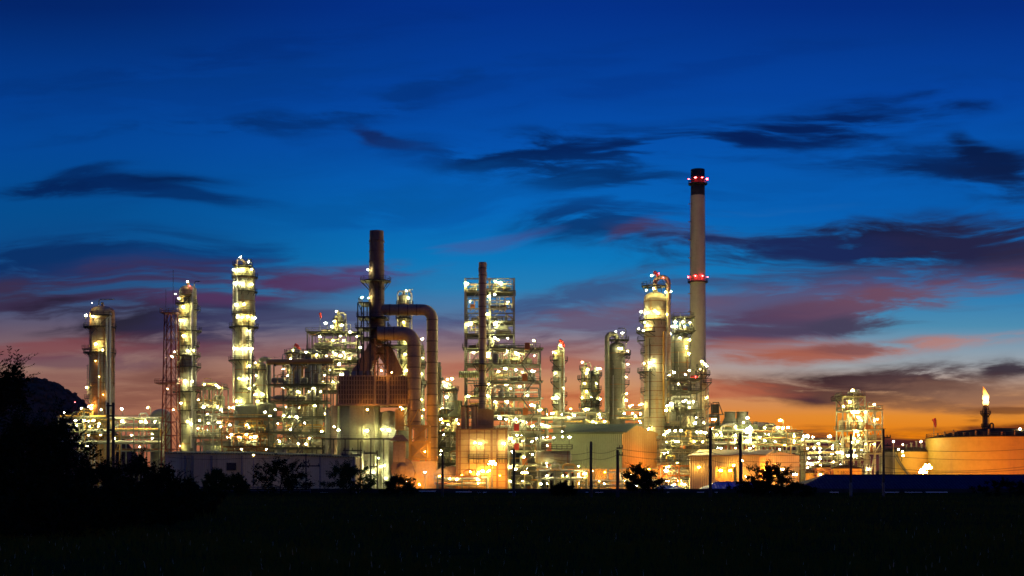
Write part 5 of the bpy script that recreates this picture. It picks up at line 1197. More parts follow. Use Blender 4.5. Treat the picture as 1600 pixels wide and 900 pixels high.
def warehouse():
    Y = 408.0; x0, x1 = PX(862, Y), PX(972, Y); xg = PX(1028, Y + 10)
    t = thing('warehouse', 'green-grey corrugated warehouse with an orange-lit gable and open lower bay', 'warehouse', ((x0 + xg) / 2, Y, 0))
    z0, ze, zr = PZ(731, Y), PZ(676, Y), PZ(663, Y)
    ridge_x = PX(1000, Y); 
    b = MB(); b.box(x0, x1, Y, Y + 1, z0, ze); b.build('side_wall', MAT['wall_green'], t)
    q = MB(); yb = Y + 14
    q.add([(x1, Y, z0), (xg, Y + 10, z0), (xg, Y + 10, PZ(677, Y + 10)), (PX(993, Y + 3.7), Y + 3.7, PZ(664, Y + 3.7)), (x1, Y, ze)], [(0, 1, 2, 3, 4)])
    q.add([(xg, Y + 10, z0), (xg, Y + 13, z0), (xg, Y + 13, PZ(677, Y + 10)), (xg, Y + 10, PZ(677, Y + 10))], [(0, 1, 2, 3)])
    q.build('gable_wall', MAT['wall_orange'], t)
    q = MB(); q.add([(x0 + 3, Y - .9, ze + .1), (x1 + 1.2, Y - .9, ze + .35), (PX(996, Y), Y + 3, PZ(662, Y)), (x0 + 5, Y + 9, PZ(664, Y) + .6), (x0 + 3, Y - .9, ze - .25), (x1 + 1.2, Y - .9, ze), (PX(996, Y), Y + 3, PZ(664, Y)), (x0 + 5, Y + 9, PZ(666, Y))], [(0, 1, 2, 3), (7, 6, 5, 4), (0, 4, 5, 1), (1, 5, 6, 2), (2, 6, 7, 3), (3, 7, 4, 0)])
    q.box(x0 - .5, x1 + .3, Y - .25, Y - .02, ze - .35, ze - .02)
    q.build('roof', MAT['roof_green'], t)
    q = MB()
    for px in (905, 928, 950, 972, 1000, 1027): y = Y + (0 if px < 975 else 2.5); q.bar((PX(px, Y), y + .3, 0), (PX(px, Y), y + .3, z0), .45)
    for (a, c) in ((905, 928), (950, 972), (1000, 1027)): q.bar((PX(a, Y), Y + .3, z0), (PX(c, Y), Y + .3, .3), .2)
    q.box(x0, xg, Y + .1, Y + .5, z0 - .35, z0)
    q.build('steel_frame', MAT['steel_light'], t)
    q = MB(); q.box(PX(900, Y), xg - .3, Y + 10, Y + 10.4, 0.05, z0 - .2); q.build('back_wall', MAT['wall_buff'], t)
    for (px, py, y, s, k) in ((1014, 733, Y + 1.0, 1.7, 'lamp_flood'), (988, 732, Y + .4, .8, 'lamp_flood'), (945, 738, Y + 5, 1.0, 'lamp_flood'), (985, 742, Y + 5, 1.4, 'lamp_sodium'), (912, 741, Y - 1.5, 1.5, 'lamp_amber'), (944, 756, Y - 1, 1.2, 'lamp_white'), (995, 757, Y + 3, 1.1, 'lamp_white'), (1020, 757, Y + 3, 1.1, 'lamp_white'), (925, 736, Y + 6, 1.2, 'lamp_sodium')): lamp(t, (PX(px, y), y, PZ(py, y)), s, k)
warehouse()
rack('yard_piping', 'lit yard pipework inside the open lower bay of the warehouse', 906, 1024, [752, 759], 402, 4, 4, seed=26, nl=4, pitch=5, rail=False, s=(.6, .9))

column('main_tower', 'biggest column, tan and ring-banded, with a red-lit swan-neck at the top', 'column', 1006, 1041, 456, 690, 430, mat='cladding_streaked', neck=None, dome_h=.6,
       plats=[(447, 1003, 1041), (501, 998, 1043), (519, 997, 1030), (532, 996, 1007), (551, 1001, 1007), (581, 996, 1034), (466, 1040, 1048), (590, 1000, 1008), (612, 1001, 1007)], ladders=[(1003, 583, 690), (1004, 535, 580)], bands=16,
       pipes=[(1043, 433, 660, 0.72, 'cladding_tan'), (1035, 520, 650, 0.3, 'pipe_yellow'), (1039, 520, 650, 0.3)],
       lamps=[(1016, 434, 1.7), (1008, 456, 1.6), (1019, 454, 1.3), (1047, 456, 1.5), (1038, 459, 1.2), (1021, 489, 2.4), (1010, 491, 2.0), (1001, 488, 1.3), (1010, 511, 1.8), (1004, 518, 1.4), (998, 514, 1.0), (1014, 569, 2.2), (1005, 569, 1.4), (1002, 632, 1.3), (1011, 671, 1.4), (1040, 493, 1.0), (1026, 492, 1.2), (1034, 437, 1.6, 'lamp_red'), (1027, 431, 1.3, 'lamp_red'), (1006, 505, 1.0)])
windsock('pinkish red windsock at the head of the biggest column', 1022, 424, 430, PZ(445, 430), .8, .8)
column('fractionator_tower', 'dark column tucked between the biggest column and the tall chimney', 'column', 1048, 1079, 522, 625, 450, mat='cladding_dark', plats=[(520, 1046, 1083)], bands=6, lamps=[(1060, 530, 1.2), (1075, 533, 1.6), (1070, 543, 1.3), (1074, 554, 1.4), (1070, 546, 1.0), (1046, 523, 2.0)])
frame('top_frame', 'railed lamp cage on top of the dark column beside the chimney', 'steel structure', 1053, 1082, [497, 519], 449, 8, 2, 'steel_frame', 4, seed=31, ground=False, brace=.5, lamps=[(1055, 503, 1.4), (1067, 503, 1.5), (1078, 504, 1.5), (1051, 510, 1.7), (1057, 510, 1.5), (1070, 510, 1.2)], top_clutter=0)

def chimney():
    Y = 482.0; xl, xr = PX(1079.5, Y), PX(1101, Y); x = (xl + xr) / 2; r = (xr - xl) / 2; rb = (PX(1103, Y) - PX(1075, Y)) / 2
    t = thing('chimney', 'tall pale concrete chimney with a black top and rings of red lights', 'chimney', (x, Y, 0)); zt = PZ(265, Y); zk = PZ(306, Y)
    def rr(z): return rb + (r - rb) * min(1, z / zt)
    b = MB(); n = 14; b.lathe(x, Y, [(rr(zk * i / n), zk * i / n) for i in range(n + 1)], 36); b.build('shaft', MAT['concrete'], t)
    q = MB(); q.lathe(x, Y, [(rr(zk), zk), (rr(zt) * 1.01, zt), (rr(zt) * .8, zt), (rr(zt) * .8, zt - 2)], 36); q.lathe(x, Y, [(rr(zt) * .8, zt - 2), (.001, zt - 2)], 24, False); q.build('black_top', MAT['chimney_black'], t)
    for (py, wide) in ((287, 1075.5), (440, 1074.5)):
        z = PZ(py, Y); R_ = x - PX(wide, Y); d = MB(); d.lathe(x, Y, [(rr(z) - .1, z), (R_, z), (R_, z - .35), (rr(z) - .1, z - .35)], 32, False); p = d.build('platform', MAT['steel_dark'], t); q = MB(); railing_ring(q, x, Y, z, R_ - .05, 18); q.build('railing', MAT['steel_dark'], p)
        for an in (-3.0, -1.95, -1.2, -.15, 1.6): 
            s = 1.5 if py < 300 else 1.15; lamp(t, (x + (R_ - .1) * math.cos(an), Y + (R_ - .1) * math.sin(an), z + 1.5), s, 'lamp_red', stem=False)
    q = MB(); ladder(q, x - r * 1.06, Y - 1.0, PZ(560, Y), PZ(307, Y), cage=False)
    for py in range(320, 560, 28): q.box(x - rr(PZ(py, Y)) - .9, x - rr(PZ(py, Y)) * .9, Y - 1.2, Y - .7, PZ(py, Y), PZ(py, Y) + .2)
    q.build('ladder', MAT['steel_rust'], t)
chimney()
column('distillation_tower', 'slim pale column standing in front of the chimney foot', 'column', 1091, 1104, 574, 700, 432, plats=[(575, 1088, 1106), (585, 1086, 1110), (598, 1097, 1110), (634, 1102, 1109), (652, 1087, 1100)], ladders=[(1104, 600, 690)], pipes=[(1089, 600, 700, 0.5), (1106, 600, 690, 0.2)], bands=7, mat='cladding_tan',
       lamps=[(1095, 566, 1.7), (1100, 570, 1.3), (1103, 573, 1.2), (1092, 578, 1.0), (1076, 578, 1.2), (1103, 622, .9), (1098, 661, 1.3)])
t = thing('deluge_box', 'small bright red box on the pipework at the chimney foot', 'box', (PX(1085, 425), 425, PZ(592, 425))); b = MB(); b.box(PX(1079, 425), PX(1092, 425), 424, 426, PZ(592, 425), PZ(587, 425)); b.build('case', MAT['red_paint'], t); q = MB(); q.box(PX(1080, 425), PX(1091, 425), 423.9, 424, PZ(591, 425), PZ(588, 425)); q.build('door', MAT['red_paint'], t); lamp(t, (PX(1087, 422.5), 422.5, PZ(589, 422.5)), .7, 'lamp_red', stem=False)
frame('process_structure', 'tall narrow pipework structure between biggest column and chimney', 'steel structure', 1044, 1092, [593, 612, 641, 668, 690], 424, 10, 3, 'steel_frame', 9, seed=32, nl=6, brace=.5,
      lamps=[(1046, 586, 1.5), (1053, 582, 1.5), (1071, 585, 1.7), (1077, 579, 1.1), (1049, 631, 2.0), (1043, 634, 1.8), (1076, 629, 1.5), (1077, 637, 1.1), (1086, 661, 1.5), (1041, 641, 1.3), (1060, 600, 1.0)], mats=['pipe_silver', 'steel_light', 'pipe_silver', 'cladding_dark'])
frame('process_structure', 'wide lamp-strewn pipework deck below the biggest column', 'steel structure', 1030, 1112, [688, 702, 722], 408, 9, 5, 'steel_light', 13, seed=33, nl=10, brace=.4,
      lamps=[(1038, 679, 1.7), (1046, 673, 1.5), (1055, 673, 1.8), (1064, 673, 1.5), (1095, 675, 1.9), (1102, 676, 1.7), (1042, 675, 1.3), (1056, 690, 1.5), (1038, 708, 1.6), (1040, 735, 1.5), (1089, 675, 1.3), (1098, 690, 1.0)])
frame('yard_structure', 'orange-lit portal structure on the ground below the biggest column', 'steel structure', 1032, 1112, [727, 742], 394, 7, 3, 'pipe_orange', 9, seed=34, nl=5, brace=.2, decks=False, rails=False, lamps=[(1053, 757, 1.5), (1066, 756, 1.7), (1082, 757, 1.5), (1091, 730, 1.5, 'lamp_amber'), (1058, 723, .8), (1070, 757, 1.3), (1042, 736, 1.2, 'lamp_sodium')])
# cooling deck with two fan stacks
def cooling():
    Y = 444.0; t = thing('cooling_tower', 'green-grey cooling deck with two stubby fan cylinders', 'cooling tower', (PX(1152, Y), Y, 0))
    b = MB(); x0, x1 = PX(1121, Y), PX(1178, Y); zt, zb = PZ(664, Y), PZ(676, Y); b.box(x0, x1, Y - 6, Y + 6, zb, zt - .3)
    for k in range(12): x = x0 + (x1 - x0) * k / 11; b.box(x - .08, x + .08, Y - 6.14, Y - 5.98, zb, zt - .3)
    for k in range(6): 
        for y in (Y - 5.8, Y + 5.8): x = x0 + .3 + (x1 - x0 - .6) * k / 5; b.bar((x, y, 0), (x, y, zb), .4)
    b.build('deck_box', MAT['roof_green'], t)
    for (l, r_) in ((1132, 1149), (1151, 1169)):
        q = MB(); x = (PX(l, Y) + PX(r_, Y)) / 2; r = (PX(r_, Y) - PX(l, Y)) / 2; z1 = PZ(643.5, Y); q.lathe(x, Y, [(r * 1.75, zt - .3), (r * 1.02, zt + 2.2), (r, zt + 2.4), (r, z1), (r * .93, z1), (r * .93, z1 - 2.5)], 24); q.lathe(x, Y, [(r * .93, z1 - 2.5), (.001, z1 - 2.5)], 20, False); q.band(x, Y, z1 - .3, r, .3, .1); q.build('fan_stack', MAT['cladding_dark'], t)
    q = MB(); railing_rect(q, x0, x1, Y - 6, Y + 6, zt - .3); q.build('railing', MAT['steel_dark'], t)
    for (px, py, s) in ((1168, 653, 1.6), (1150, 670, 1.0), (1162, 660, 1.0)): lamp(t, (PX(px, Y - 6.8), Y - 6.8, PZ(py, Y - 6.8)), s)
cooling()
t = thing('hopper', 'dark box hopper on a braced stand left of the cooling cylinders', 'hopper', (PX(1117, 446), 446, PZ(648, 446))); b = MB(); b.box(PX(1112.5, 446), PX(1121.5, 446), 444, 447.5, PZ(646, 446), PZ(632, 446)); b.build('hopper_box', MAT['steel_dark'], t)
q = MB(); Y = 446
for px in (1112.5, 1121.5): q.bar((PX(px, Y), 443.9, 0), (PX(px, Y), 443.9, PZ(629.5, Y)), .25); q.bar((PX(px, Y), 447.6, 0), (PX(px, Y), 447.6, PZ(629.5, Y)), .25)
q.bar((PX(1112, Y), 443.9, PZ(629.5, Y)), (PX(1122, Y), 443.9, PZ(629.5, Y)), .25); q.bar((PX(1121.5, Y), 443.9, PZ(630, Y)), (PX(1128, Y), 443.9, PZ(648, Y)), .25); q.box(PX(1108, Y), PX(1130, Y), 443.5, 448, PZ(648, Y), PZ(647.3, Y)); q.build('stand', MAT['steel_dark'], t)
b = MB(); t = thing('pipe_bridge_roof', 'low dark roofed shed right of the cooling cylinders', 'shed', (PX(1196, 442), 442, 0)); x0, x1 = PX(1178, 442), PX(1214, 442)
b.box(x0, x1, 439, 446, PZ(682, 442), PZ(668, 442)); b.build('wall', MAT['cladding_dark'], t); q = MB(); q.add([(x0 - .4, 438, PZ(667.5, 442)), (x1 + .6, 438, PZ(667.5, 442)), (x1 - 3, 442, PZ(660, 442)), (x0, 442, PZ(659, 442)), (x0 - .4, 447, PZ(667.5, 442)), (x1 + .6, 447, PZ(667.5, 442))], [(0, 1, 2, 3), (3, 2, 5, 4), (0, 3, 4), (1, 5, 2), (0, 4, 5, 1)]); q.build('roof', MAT['tank_brown'], t)
q = MB()
for k in range(8): x = x0 + (x1 - x0) * k / 7; q.bar((x, 439.3, 0), (x, 439.3, PZ(682, 442)), .3)
q.build('post', MAT['steel_frame'], t)
rack('pipe_rack', 'dense dotted rack below the cooling cylinders', 1112, 1180, [674, 684, 694], 424, 7, 7, seed=35, nl=9, pitch=5, lamps=[(1126, 676, 1.5), (1120, 679, 1.3), (1117, 655, 1.6), (1172, 669, 1.6), (1168, 670, 1.5), (1167, 676, 1.4), (1173, 677, 1.2), (1166, 688, 1.6), (1196, 677, 1.0), (1128, 680, 1.0)])
rack('pipe_rack', 'dense dark rack with yellow pipes below the low dark roof', 1180, 1248, [676, 686, 696], 422, 7, 7, seed=36, nl=9, pitch=5, mats=['pipe_yellow', 'steel_frame', 'cladding_dark', 'steel_rust'], lamps=[(1216, 668, 1.6), (1223, 669, 1.8), (1178, 697, 1.2), (1226, 695, 1.3), (1187, 683, 1.0), (1211, 690, .9), (1201, 679, .9)])
light_post('yard lamp against the orange sky right of the low dark roof', 1219, 657, 430, 1.6)
light_post('portal lamp post with a white-lit leg at the right end of the dense rack', 1231, 668, 424, 1.4, arm=1.2)

def buff_shed():
    Y = 388.0; x0, xc, x1 = PX(1078, Y), PX(1187, Y), PX(1249, Y + 8)
    t = thing('shed', 'buff shed with a low wide roof and a brightly glowing orange gable end', 'shed', ((x0 + x1) / 2, Y, 0)); ze = PZ(712, Y)
    b = MB(); b.box(x0, xc, Y, Y + 1, PZ(729, Y), ze); b.box(x0, PX(1118, Y), Y, Y + 1, 0, PZ(729, Y)); b.box(PX(1152, Y), xc, Y, Y + 1, 0, PZ(729, Y)); b.build('side_wall', MAT['wall_buff'], t)
    q = MB(); q.add([(xc, Y, 0), (x1, Y + 8, 0), (x1, Y + 8, PZ(712, Y + 8)), (PX(1220, Y + 4), Y + 4, PZ(706, Y + 4)), (xc, Y, ze)], [(0, 1, 2, 3, 4)]); q.add([(x1, Y + 8, 0), (x1, Y + 24, 0), (x1, Y + 24, PZ(712, Y + 8)), (x1, Y + 8, PZ(712, Y + 8))], [(0, 1, 2, 3)]); q.build('gable_wall', MAT['wall_buff'], t)
    q = MB(); q.add([(x0 - 1, Y - 1.6, ze), (xc + 1.5, Y - 1.6, ze + .3), (PX(1215, Y), Y + 5, PZ(702, Y)), (PX(1103, Y), Y + 12, PZ(701, Y)), (x0 - 1, Y - 1.6, ze - .35), (xc + 1.5, Y - 1.6, ze - .1), (PX(1215, Y), Y + 5, PZ(704, Y)), (PX(1103, Y), Y + 12, PZ(703, Y))], [(0, 1, 2, 3), (7, 6, 5, 4), (0, 4, 5, 1), (1, 5, 6, 2), (2, 6, 7, 3), (3, 7, 4, 0)]); q.build('roof', MAT['panel_tan'], t)
    q = MB(); q.box(PX(1116, Y), PX(1153, Y), Y + 7, Y + 7.3, 0, PZ(728, Y)); 
    for k in range(7): x = PX(1119 + 32 * k / 6, Y); q.box(x - .18, x + .18, Y + 6.6, Y + 7.0, 0, PZ(729, Y))
    q.build('bay_wall', MAT['panel_tan'], t)
    for (px, py, y, s, k) in ((1196, 735, Y + .2, 1.4, 'lamp_flood'), (1146, 727, Y - 1.8, 1.5, 'lamp_amber'), (1092, 730, Y - 1.5, 1.3, 'lamp_amber'), (1126, 735, Y + 4, 1.5, 'lamp_sodium'), (1141, 735, Y + 4, 1.5, 'lamp_sodium'), (1222, 733, Y - .5, 1.5, 'lamp_amber'), (1240, 741, Y - 2, 1.5, 'lamp_white'), (1165, 744, Y - 2.5, 1.2, 'lamp_sodium')): lamp(t, (PX(px, y), y, PZ(py, y)), s, k)
buff_shed()
light_post('white lamp on a post in front of the buff shed wall', 1160, 720, 380, 1.5, arm=.0)

rack('pipe_rack', 'small pale pipework cluster right of the glowing gable', 1248, 1306, [690, 708, 724], 424, 7, 5, seed=37, nl=7, lamps=[(1257, 682, 1.5), (1262, 680, 1.7), (1270, 683, 1.5), (1254, 687, 1.2), (1296, 682, 1.7), (1272, 700, 1.3), (1264, 716, 1.0), (1261, 724, 1.7), (1268, 726, 1.6), (1257, 737, 1.2), (1260, 708, 1.3), (1281, 706, .9)], pitch=5)
column('stripper_tower', 'small pale vessel standing in the cluster right of the glowing gable', 'vessel', 1252, 1261, 694, 760, 416, bands=4, plats=[(705, 1249, 1264)])
frame('process_structure', 'tall narrow lit structure standing before the orange sky at right', 'steel structure', 1312, 1346, [620, 642, 672, 700, 718], 420, 8, 2, 'steel_light', 8, seed=38, nl=6, brace=.4,
      lamps=[(1332, 610, 2.0), (1328, 628, 1.7), (1333, 644, 1.6), (1340, 644, 1.3), (1339, 674, 1.7), (1340, 690, 1.7), (1331, 691, 1.0), (1341, 680, 1.3), (1337, 712, 1.5), (1316, 708, 1.4), (1325, 712, 1.3), (1341, 652, 1.2), (1318, 635, 1.0)], top_clutter=5)
b = MB(); t = thing('cantilever_platform', 'railed platform jutting left from the top of the tall narrow structure', 'platform', (PX(1307, 420), 420, PZ(625, 420))); b.box(PX(1302, 420), PX(1313, 420), 417, 423, PZ(625, 420) - .3, PZ(625, 420)); b.bar((PX(1303, 420), 417.2, PZ(625, 420) - .3), (PX(1312.5, 420), 417.2, PZ(637, 420)), .25); b.build('deck', MAT['steel_dark'], t); q = MB(); railing_rect(q, PX(1302, 420), PX(1313, 420), 417, 423, PZ(625, 420), step=1.2); q.build('railing', MAT['steel_dark'], t)
frame('process_structure', 'lower braced steel tower right of the tall narrow structure', 'steel structure', 1349, 1373, [641, 671, 688, 708], 418, 8, 2, 'steel_light', 2, seed=39, nl=2, brace=.95, lamps=[(1366, 632, 1.2), (1352, 644, 1.4), (1366, 657, .9), (1371, 655, .9), (1366, 694, .9), (1357, 733, 1.4)], top_clutter=2)
t = thing('pump_house', 'small red-brown machine cabin on the middle deck of the braced tower', 'machine', (PX(1355, 414), 414, PZ(671, 414))); b = MB(); b.box(PX(1351, 414), PX(1359, 414), 413, 416, PZ(671, 414), PZ(664, 414)); b.build('case', MAT['steel_rust'], t)
for k in range(1):
    q = MB(); q.cyl(PX(1354, 414), 414, PZ(664, 414), PZ(661, 414), .4, n=10); q.build('exhaust', MAT['steel_rust'], t)

def text_on_cylinder(parent, s, x, y, r, z, h, centre_angle, mat):
    cu = bpy.data.curves.new('lettering', 'FONT'); cu.body = s; cu.size = h * 1.4; cu.align_x = 'CENTER'
    ob = bpy.data.objects.new('lettering_curve', cu); COL.objects.link(ob)
    dg = bpy.context.evaluated_depsgraph_get(); me = bpy.data.meshes.new_from_object(ob.evaluated_get(dg)); COL.objects.unlink(ob); bpy.data.objects.remove(ob)
    o0 = ORIGIN[parent.name]
    for v in me.vertices:
        an = centre_angle + v.co.x / r; zz = z + v.co.y
        v.co = Vector((x + (r + .06) * math.cos(an), y + (r + .06) * math.sin(an), zz)) - o0
    me.materials.clear(); me.materials.append(MAT[mat]); o = bpy.data.objects.new('lettering', me); COL.objects.link(o); o.parent = parent
    return o
def storage_tank(label, xl, xr, top, Y, mat, roof_h, rmat='tank_roof', text=None, rings=(), group='orange-lit storage tanks at right', tx=0.0, tz=1.1):
    x = (PX(xl, Y) + PX(xr, Y)) / 2; r = (PX(xr, Y) - PX(xl, Y)) / 2; z = PZ(top, Y); t = thing('storage_tank', label, 'tank', (x, Y, 0), group)
    b = MB(); n = 72 if r > 9 else 36; b.lathe(x, Y, [(r, 0), (r, z)], n)
    nseam = max(3, int(z / 2.2))
    for k in range(1, nseam): b.band(x, Y, z * k / nseam, r, .05, .02, n)
    b.build('shell', MAT[mat], t)
    q = MB(); q.lathe(x, Y, [(r + .12, z - .25), (r + .12, z), (r * .98, z + .1), (r * .55, z + roof_h * .7), (r * .2, z + roof_h * .96), (.001, z + roof_h)], n); q.build('roof', MAT[rmat], t)
    q = MB(); railing_ring(q, x, Y, z + .05, r - .1, max(16, int(r * 3.2))); q.build('railing', MAT['steel_dark'], t)
    if rings:
        q = MB()
        for (py, tt) in rings: q.band(x, Y, PZ(py, Y), r, .22, tt, n)
        q.build('wind_girder', MAT['steel_dark' if mat != 'tank_paint' else mat], t)
    if text: text_on_cylinder(t, text, x, Y, r, tz, .85, -math.pi / 2 + tx, 'black_text')
    return t, x, r, z
storage_tank('stepped low orange tank lettered T-58201 behind the blue roof', 1300, 1346, 731, 396, 'tank_paint', .8, text='T-58201', tz=PZ(740.6, 392), tx=-.42, group='low orange tanks behind the blue roof')
storage_tank('low orange tank left of the lettered one, banded, with a railed top', 1277, 1297, 729, 402, 'tank_paint', .6, group='low orange tanks behind the blue roof')
storage_tank('lowest orange tank lettered T-58, beside the glowing gable', 1259, 1277, 738, 394, 'tank_paint', .5, text='T-58', tz=PZ(743.0, 392), group='low orange tanks behind the blue roof')
rack('yard_piping', 'dark red valve pipework in front of the low orange tanks', 1276, 1298, [734, 744], 390, 3, 3, seed=40, nl=2, pitch=4, mats=['lattice_red', 'steel_rust', 'steel_dark'], fmat='steel_rust', lamps=[(1302, 722, 1.7, 'lamp_amber')], rail=False)
G = 'floodlights of the right-hand tank yard'
for (px, py, Y, s, k, lab) in ((1300, 709, 402, 1.5, 'lamp_white', 'white yard lamp over the low orange tanks, left one of a pair'), (1309, 707, 404, 1.3, 'lamp_white', 'white yard lamp over the low orange tanks, right one of a pair'),
        (1244, 741, 372, 1.6, 'lamp_white', 'low white lamp at the left end of the long blue roof'), (1288, 746, 374, 1.4, 'lamp_flood', 'low sodium lamp just above the blue roof by the lettered tanks'), (1330, 746, 374, 1.4, 'lamp_flood', 'low sodium lamp right of the lettered tank')):
    light_post(lab, px, py, Y, s, k, .0, G)
light_post('pale slim lamp post between the braced tower and the mid tank', 1396, 690, 410, 1.5, arm=.0)
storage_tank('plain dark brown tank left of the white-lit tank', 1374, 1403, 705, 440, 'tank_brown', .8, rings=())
tk, x, r, z = storage_tank('pale tank with an outside stair, lit white on its left shoulder', 1399, 1456, 705, 428, 'tank_paint', 1.2, rings=((711, .25),))
q = MB(); n = 26; 
for i in range(n):
    a0 = math.radians(-165 + 70 * i / n); a1 = math.radians(-165 + 70 * (i + 1) / n); za = z - 1.0 - (z - 2.0) * i / n; zb = z - 1.0 - (z - 2.0) * (i + 1) / n
    for rr in (r + .15, r + 1.1): q.bar((x + rr * math.cos(a0), 428 + rr * math.sin(a0), za), (x + rr * math.cos(a1), 428 + rr * math.sin(a1), zb), .14, .28)
    q.bar((x + (r + 1.1) * math.cos(a0), 428 + (r + 1.1) * math.sin(a0), za), (x + (r + 1.1) * math.cos(a0), 428 + (r + 1.1) * math.sin(a0), za + 1.1), .07); q.bar((x + (r + 1.1) * math.cos(a0), 428 + (r + 1.1) * math.sin(a0), za + 1.1), (x + (r + 1.1) * math.cos(a1), 428 + (r + 1.1) * math.sin(a1), zb + 1.1), .08)
    am = (a0 + a1) / 2; q.bar((x + r * math.cos(am), 428 + r * math.sin(am), za - .1), (x + (r + 1.1) * math.cos(am), 428 + (r + 1.1) * math.sin(am), za - .1), .3, .06)
q.build('stair', MAT['steel_frame'], tk)
for (px, py, y, s) in ((1404, 702, 415, 1.8), (1410, 706, 414, 1.7), (1439, 690, 418, 1.5), (1411, 712, 413.6, 1.2), (1411, 695, 420, .7)): lamp(tk, (PX(px, y), y, PZ(py, y)), s)
for k in range(5):
    q = MB(); xx = PX(1416 + k * 8, 428); q.cyl(xx, 428, z + .2, z + 1.8 + (k % 3) * .5, .25, n=8); q.cyl(xx, 428, z + 1.8 + (k % 3) * .5, z + 2.1 + (k % 3) * .5, .42, n=8); q.build('roof_vent', MAT['steel_light'], tk)
bt, x, r, z = storage_tank('huge orange-lit storage tank with a dark conical roof at the right edge', 1451, 1668, 684, 422, 'tank_paint', 2.9, rings=((690, .32), (701, .0)))
for k in range(16):
    q = MB(); an = math.radians(-170 + 160 * k / 15); q.cyl(x + r * .93 * math.cos(an), 422 + r * .93 * math.sin(an), z + .2, z + 1.2 + .4 * (k % 3), .28, n=8); q.build('roof_vent', MAT['steel_rust'], bt)
lamp(bt, (PX(1594, 410), 410, PZ(670, 410)), 1.4); lamp(bt, (PX(1594, 411), 411, PZ(677, 411)), 1.0)
light_post('dazzling amber floodlight at the left rim of the huge orange tank', 1449, 730, 386, 1.7, 'lamp_amber', .0, glare_heads=5)
light_post('second amber floodlight close beside the dazzling one at the huge tank', 1442, 737, 384, 1.5, 'lamp_amber', .0, glare_heads=5)
G = 'sodium floodlights along the foot of the huge tank'
for i, px in enumerate((1478, 1516, 1556, 1596, 1636)):
    light_post('sodium floodlight on a low mast along the foot of the huge tank', px, 744.5, 368, 2.2, 'lamp_flood', .0, G)
windsock('red windsock on a pole over the rim of the huge tank', 1459, 654, 430, PZ(684, 430) - .5, .25, .9)

def flare():
    Y = 600.0; x = PX(1540, Y); t = thing('flare_stack', 'flare stack with a galleried tip, standing behind the huge tank', 'flare stack', (x, Y, 0))
    r = (PX(1543.5, Y) - PX(1536.5, Y)) / 2; b = MB(); b.lathe(x, Y, [(r, 0), (r, PZ(648, Y))], 16); b.lathe(x, Y, [(r, PZ(648, Y)), (r * .75, PZ(646, Y)), (r * .75, PZ(632.5, Y)), (r * .6, PZ(632.5, Y))], 16)
    for py in (665, 658, 640): b.band(x, Y, PZ(py, Y), r, .3, .12, 16)
    b.build('stack_shell', MAT['steel_rust'], t)
    platform(t, x, Y, r, 646, 1532, 1548, Y, 'steel_dark', 'steel_dark'); platform(t, x, Y, r, 666, 1533, 1545, Y, 'steel_dark', 'steel_dark')
    for s in (-1, 1):
        q = MB(); q.tube([(x + s * (r + .35), Y - .3, 0), (x + s * (r + .35), Y - .3, PZ(640, Y)), (x + s * r * .9, Y, PZ(634, Y))], .16, 6); q.build('pilot_pipe', MAT['steel_dark'], t)
    q = MB(); q.tube([(PX(1547, Y), Y, 0), (PX(1547, Y), Y, PZ(664, Y))] + arc((PX(1549.5, Y), Y, PZ(664, Y)), PX(1549.5, Y) - PX(1547, Y), math.pi, 0, 8) + [(PX(1552, Y), Y, 0)], .35, 8); q.build('loop_pipe', MAT['steel_dark'], t)
    # the flame: a ragged tongue, hottest at the root
    m = bpy.data.materials.new('flame'); m.use_nodes = True; nt = m.node_tree; nt.nodes.clear(); g = NT(nt)
    tc = g.n('ShaderNodeTexCoord'); sx = g.n('ShaderNodeSeparateXYZ'); nt.links.new(tc.outputs['Generated'], sx.inputs[0])
    c = g.ramp(sx.outputs[2], [(0.0, (1, .50, .08, 1)), (.3, (1, .68, .25, 1)), (.62, (1, .50, .09, 1)), (1.0, (1, .20, .01, 1))]); s = g.rng(sx.outputs[2], .3, 1.0, 6.0, 1.3)
    e = g.n('ShaderNodeEmission'); nt.links.new(c, e.inputs[0]); nt.links.new(s, e.inputs[1]); o = g.n('ShaderNodeOutputMaterial'); nt.links.new(e.outputs[0], o.inputs[0])
    f = MB(); zb, zt = PZ(632.5, Y), PZ(603.5, Y); n = 16; pts = []; rad = []
    for i in range(n + 1):
        u = i / n; w = (1.35 * math.sin(math.pi * min(1, .22 + u * .62)) ** .8) * (1 - u ** 2.4) * (1 + .13 * math.sin(u * 17)) + .03
        pts.append((x + .35 * math.sin(u * 4.2) - .9 * u * u, Y + .3 * math.sin(u * 5), zb + (zt - zb) * u)); rad.append(w)
    f.tube(pts, rad, 12); fo = f.build('flame', m, t)
    f = MB(); f.tube([(x + .5, Y - .4, zb + 2.0), (x + .95, Y - .4, zb + 3.4), (x + .75, Y - .4, zb + 5.0)], [.35, .3, .02], 8); f.build('flame_tongue', m, fo)
    f = MB(); f.tube([(x - .5, Y - .5, zb + 1.2), (x - 1.15, Y - .5, zb + 2.6), (x - 1.0, Y - .5, zb + 4.4), (x - 1.5, Y - .5, zb + 6.0)], [.3, .34, .2, .02], 8); f.build('flame_tongue', m, fo)
flare()

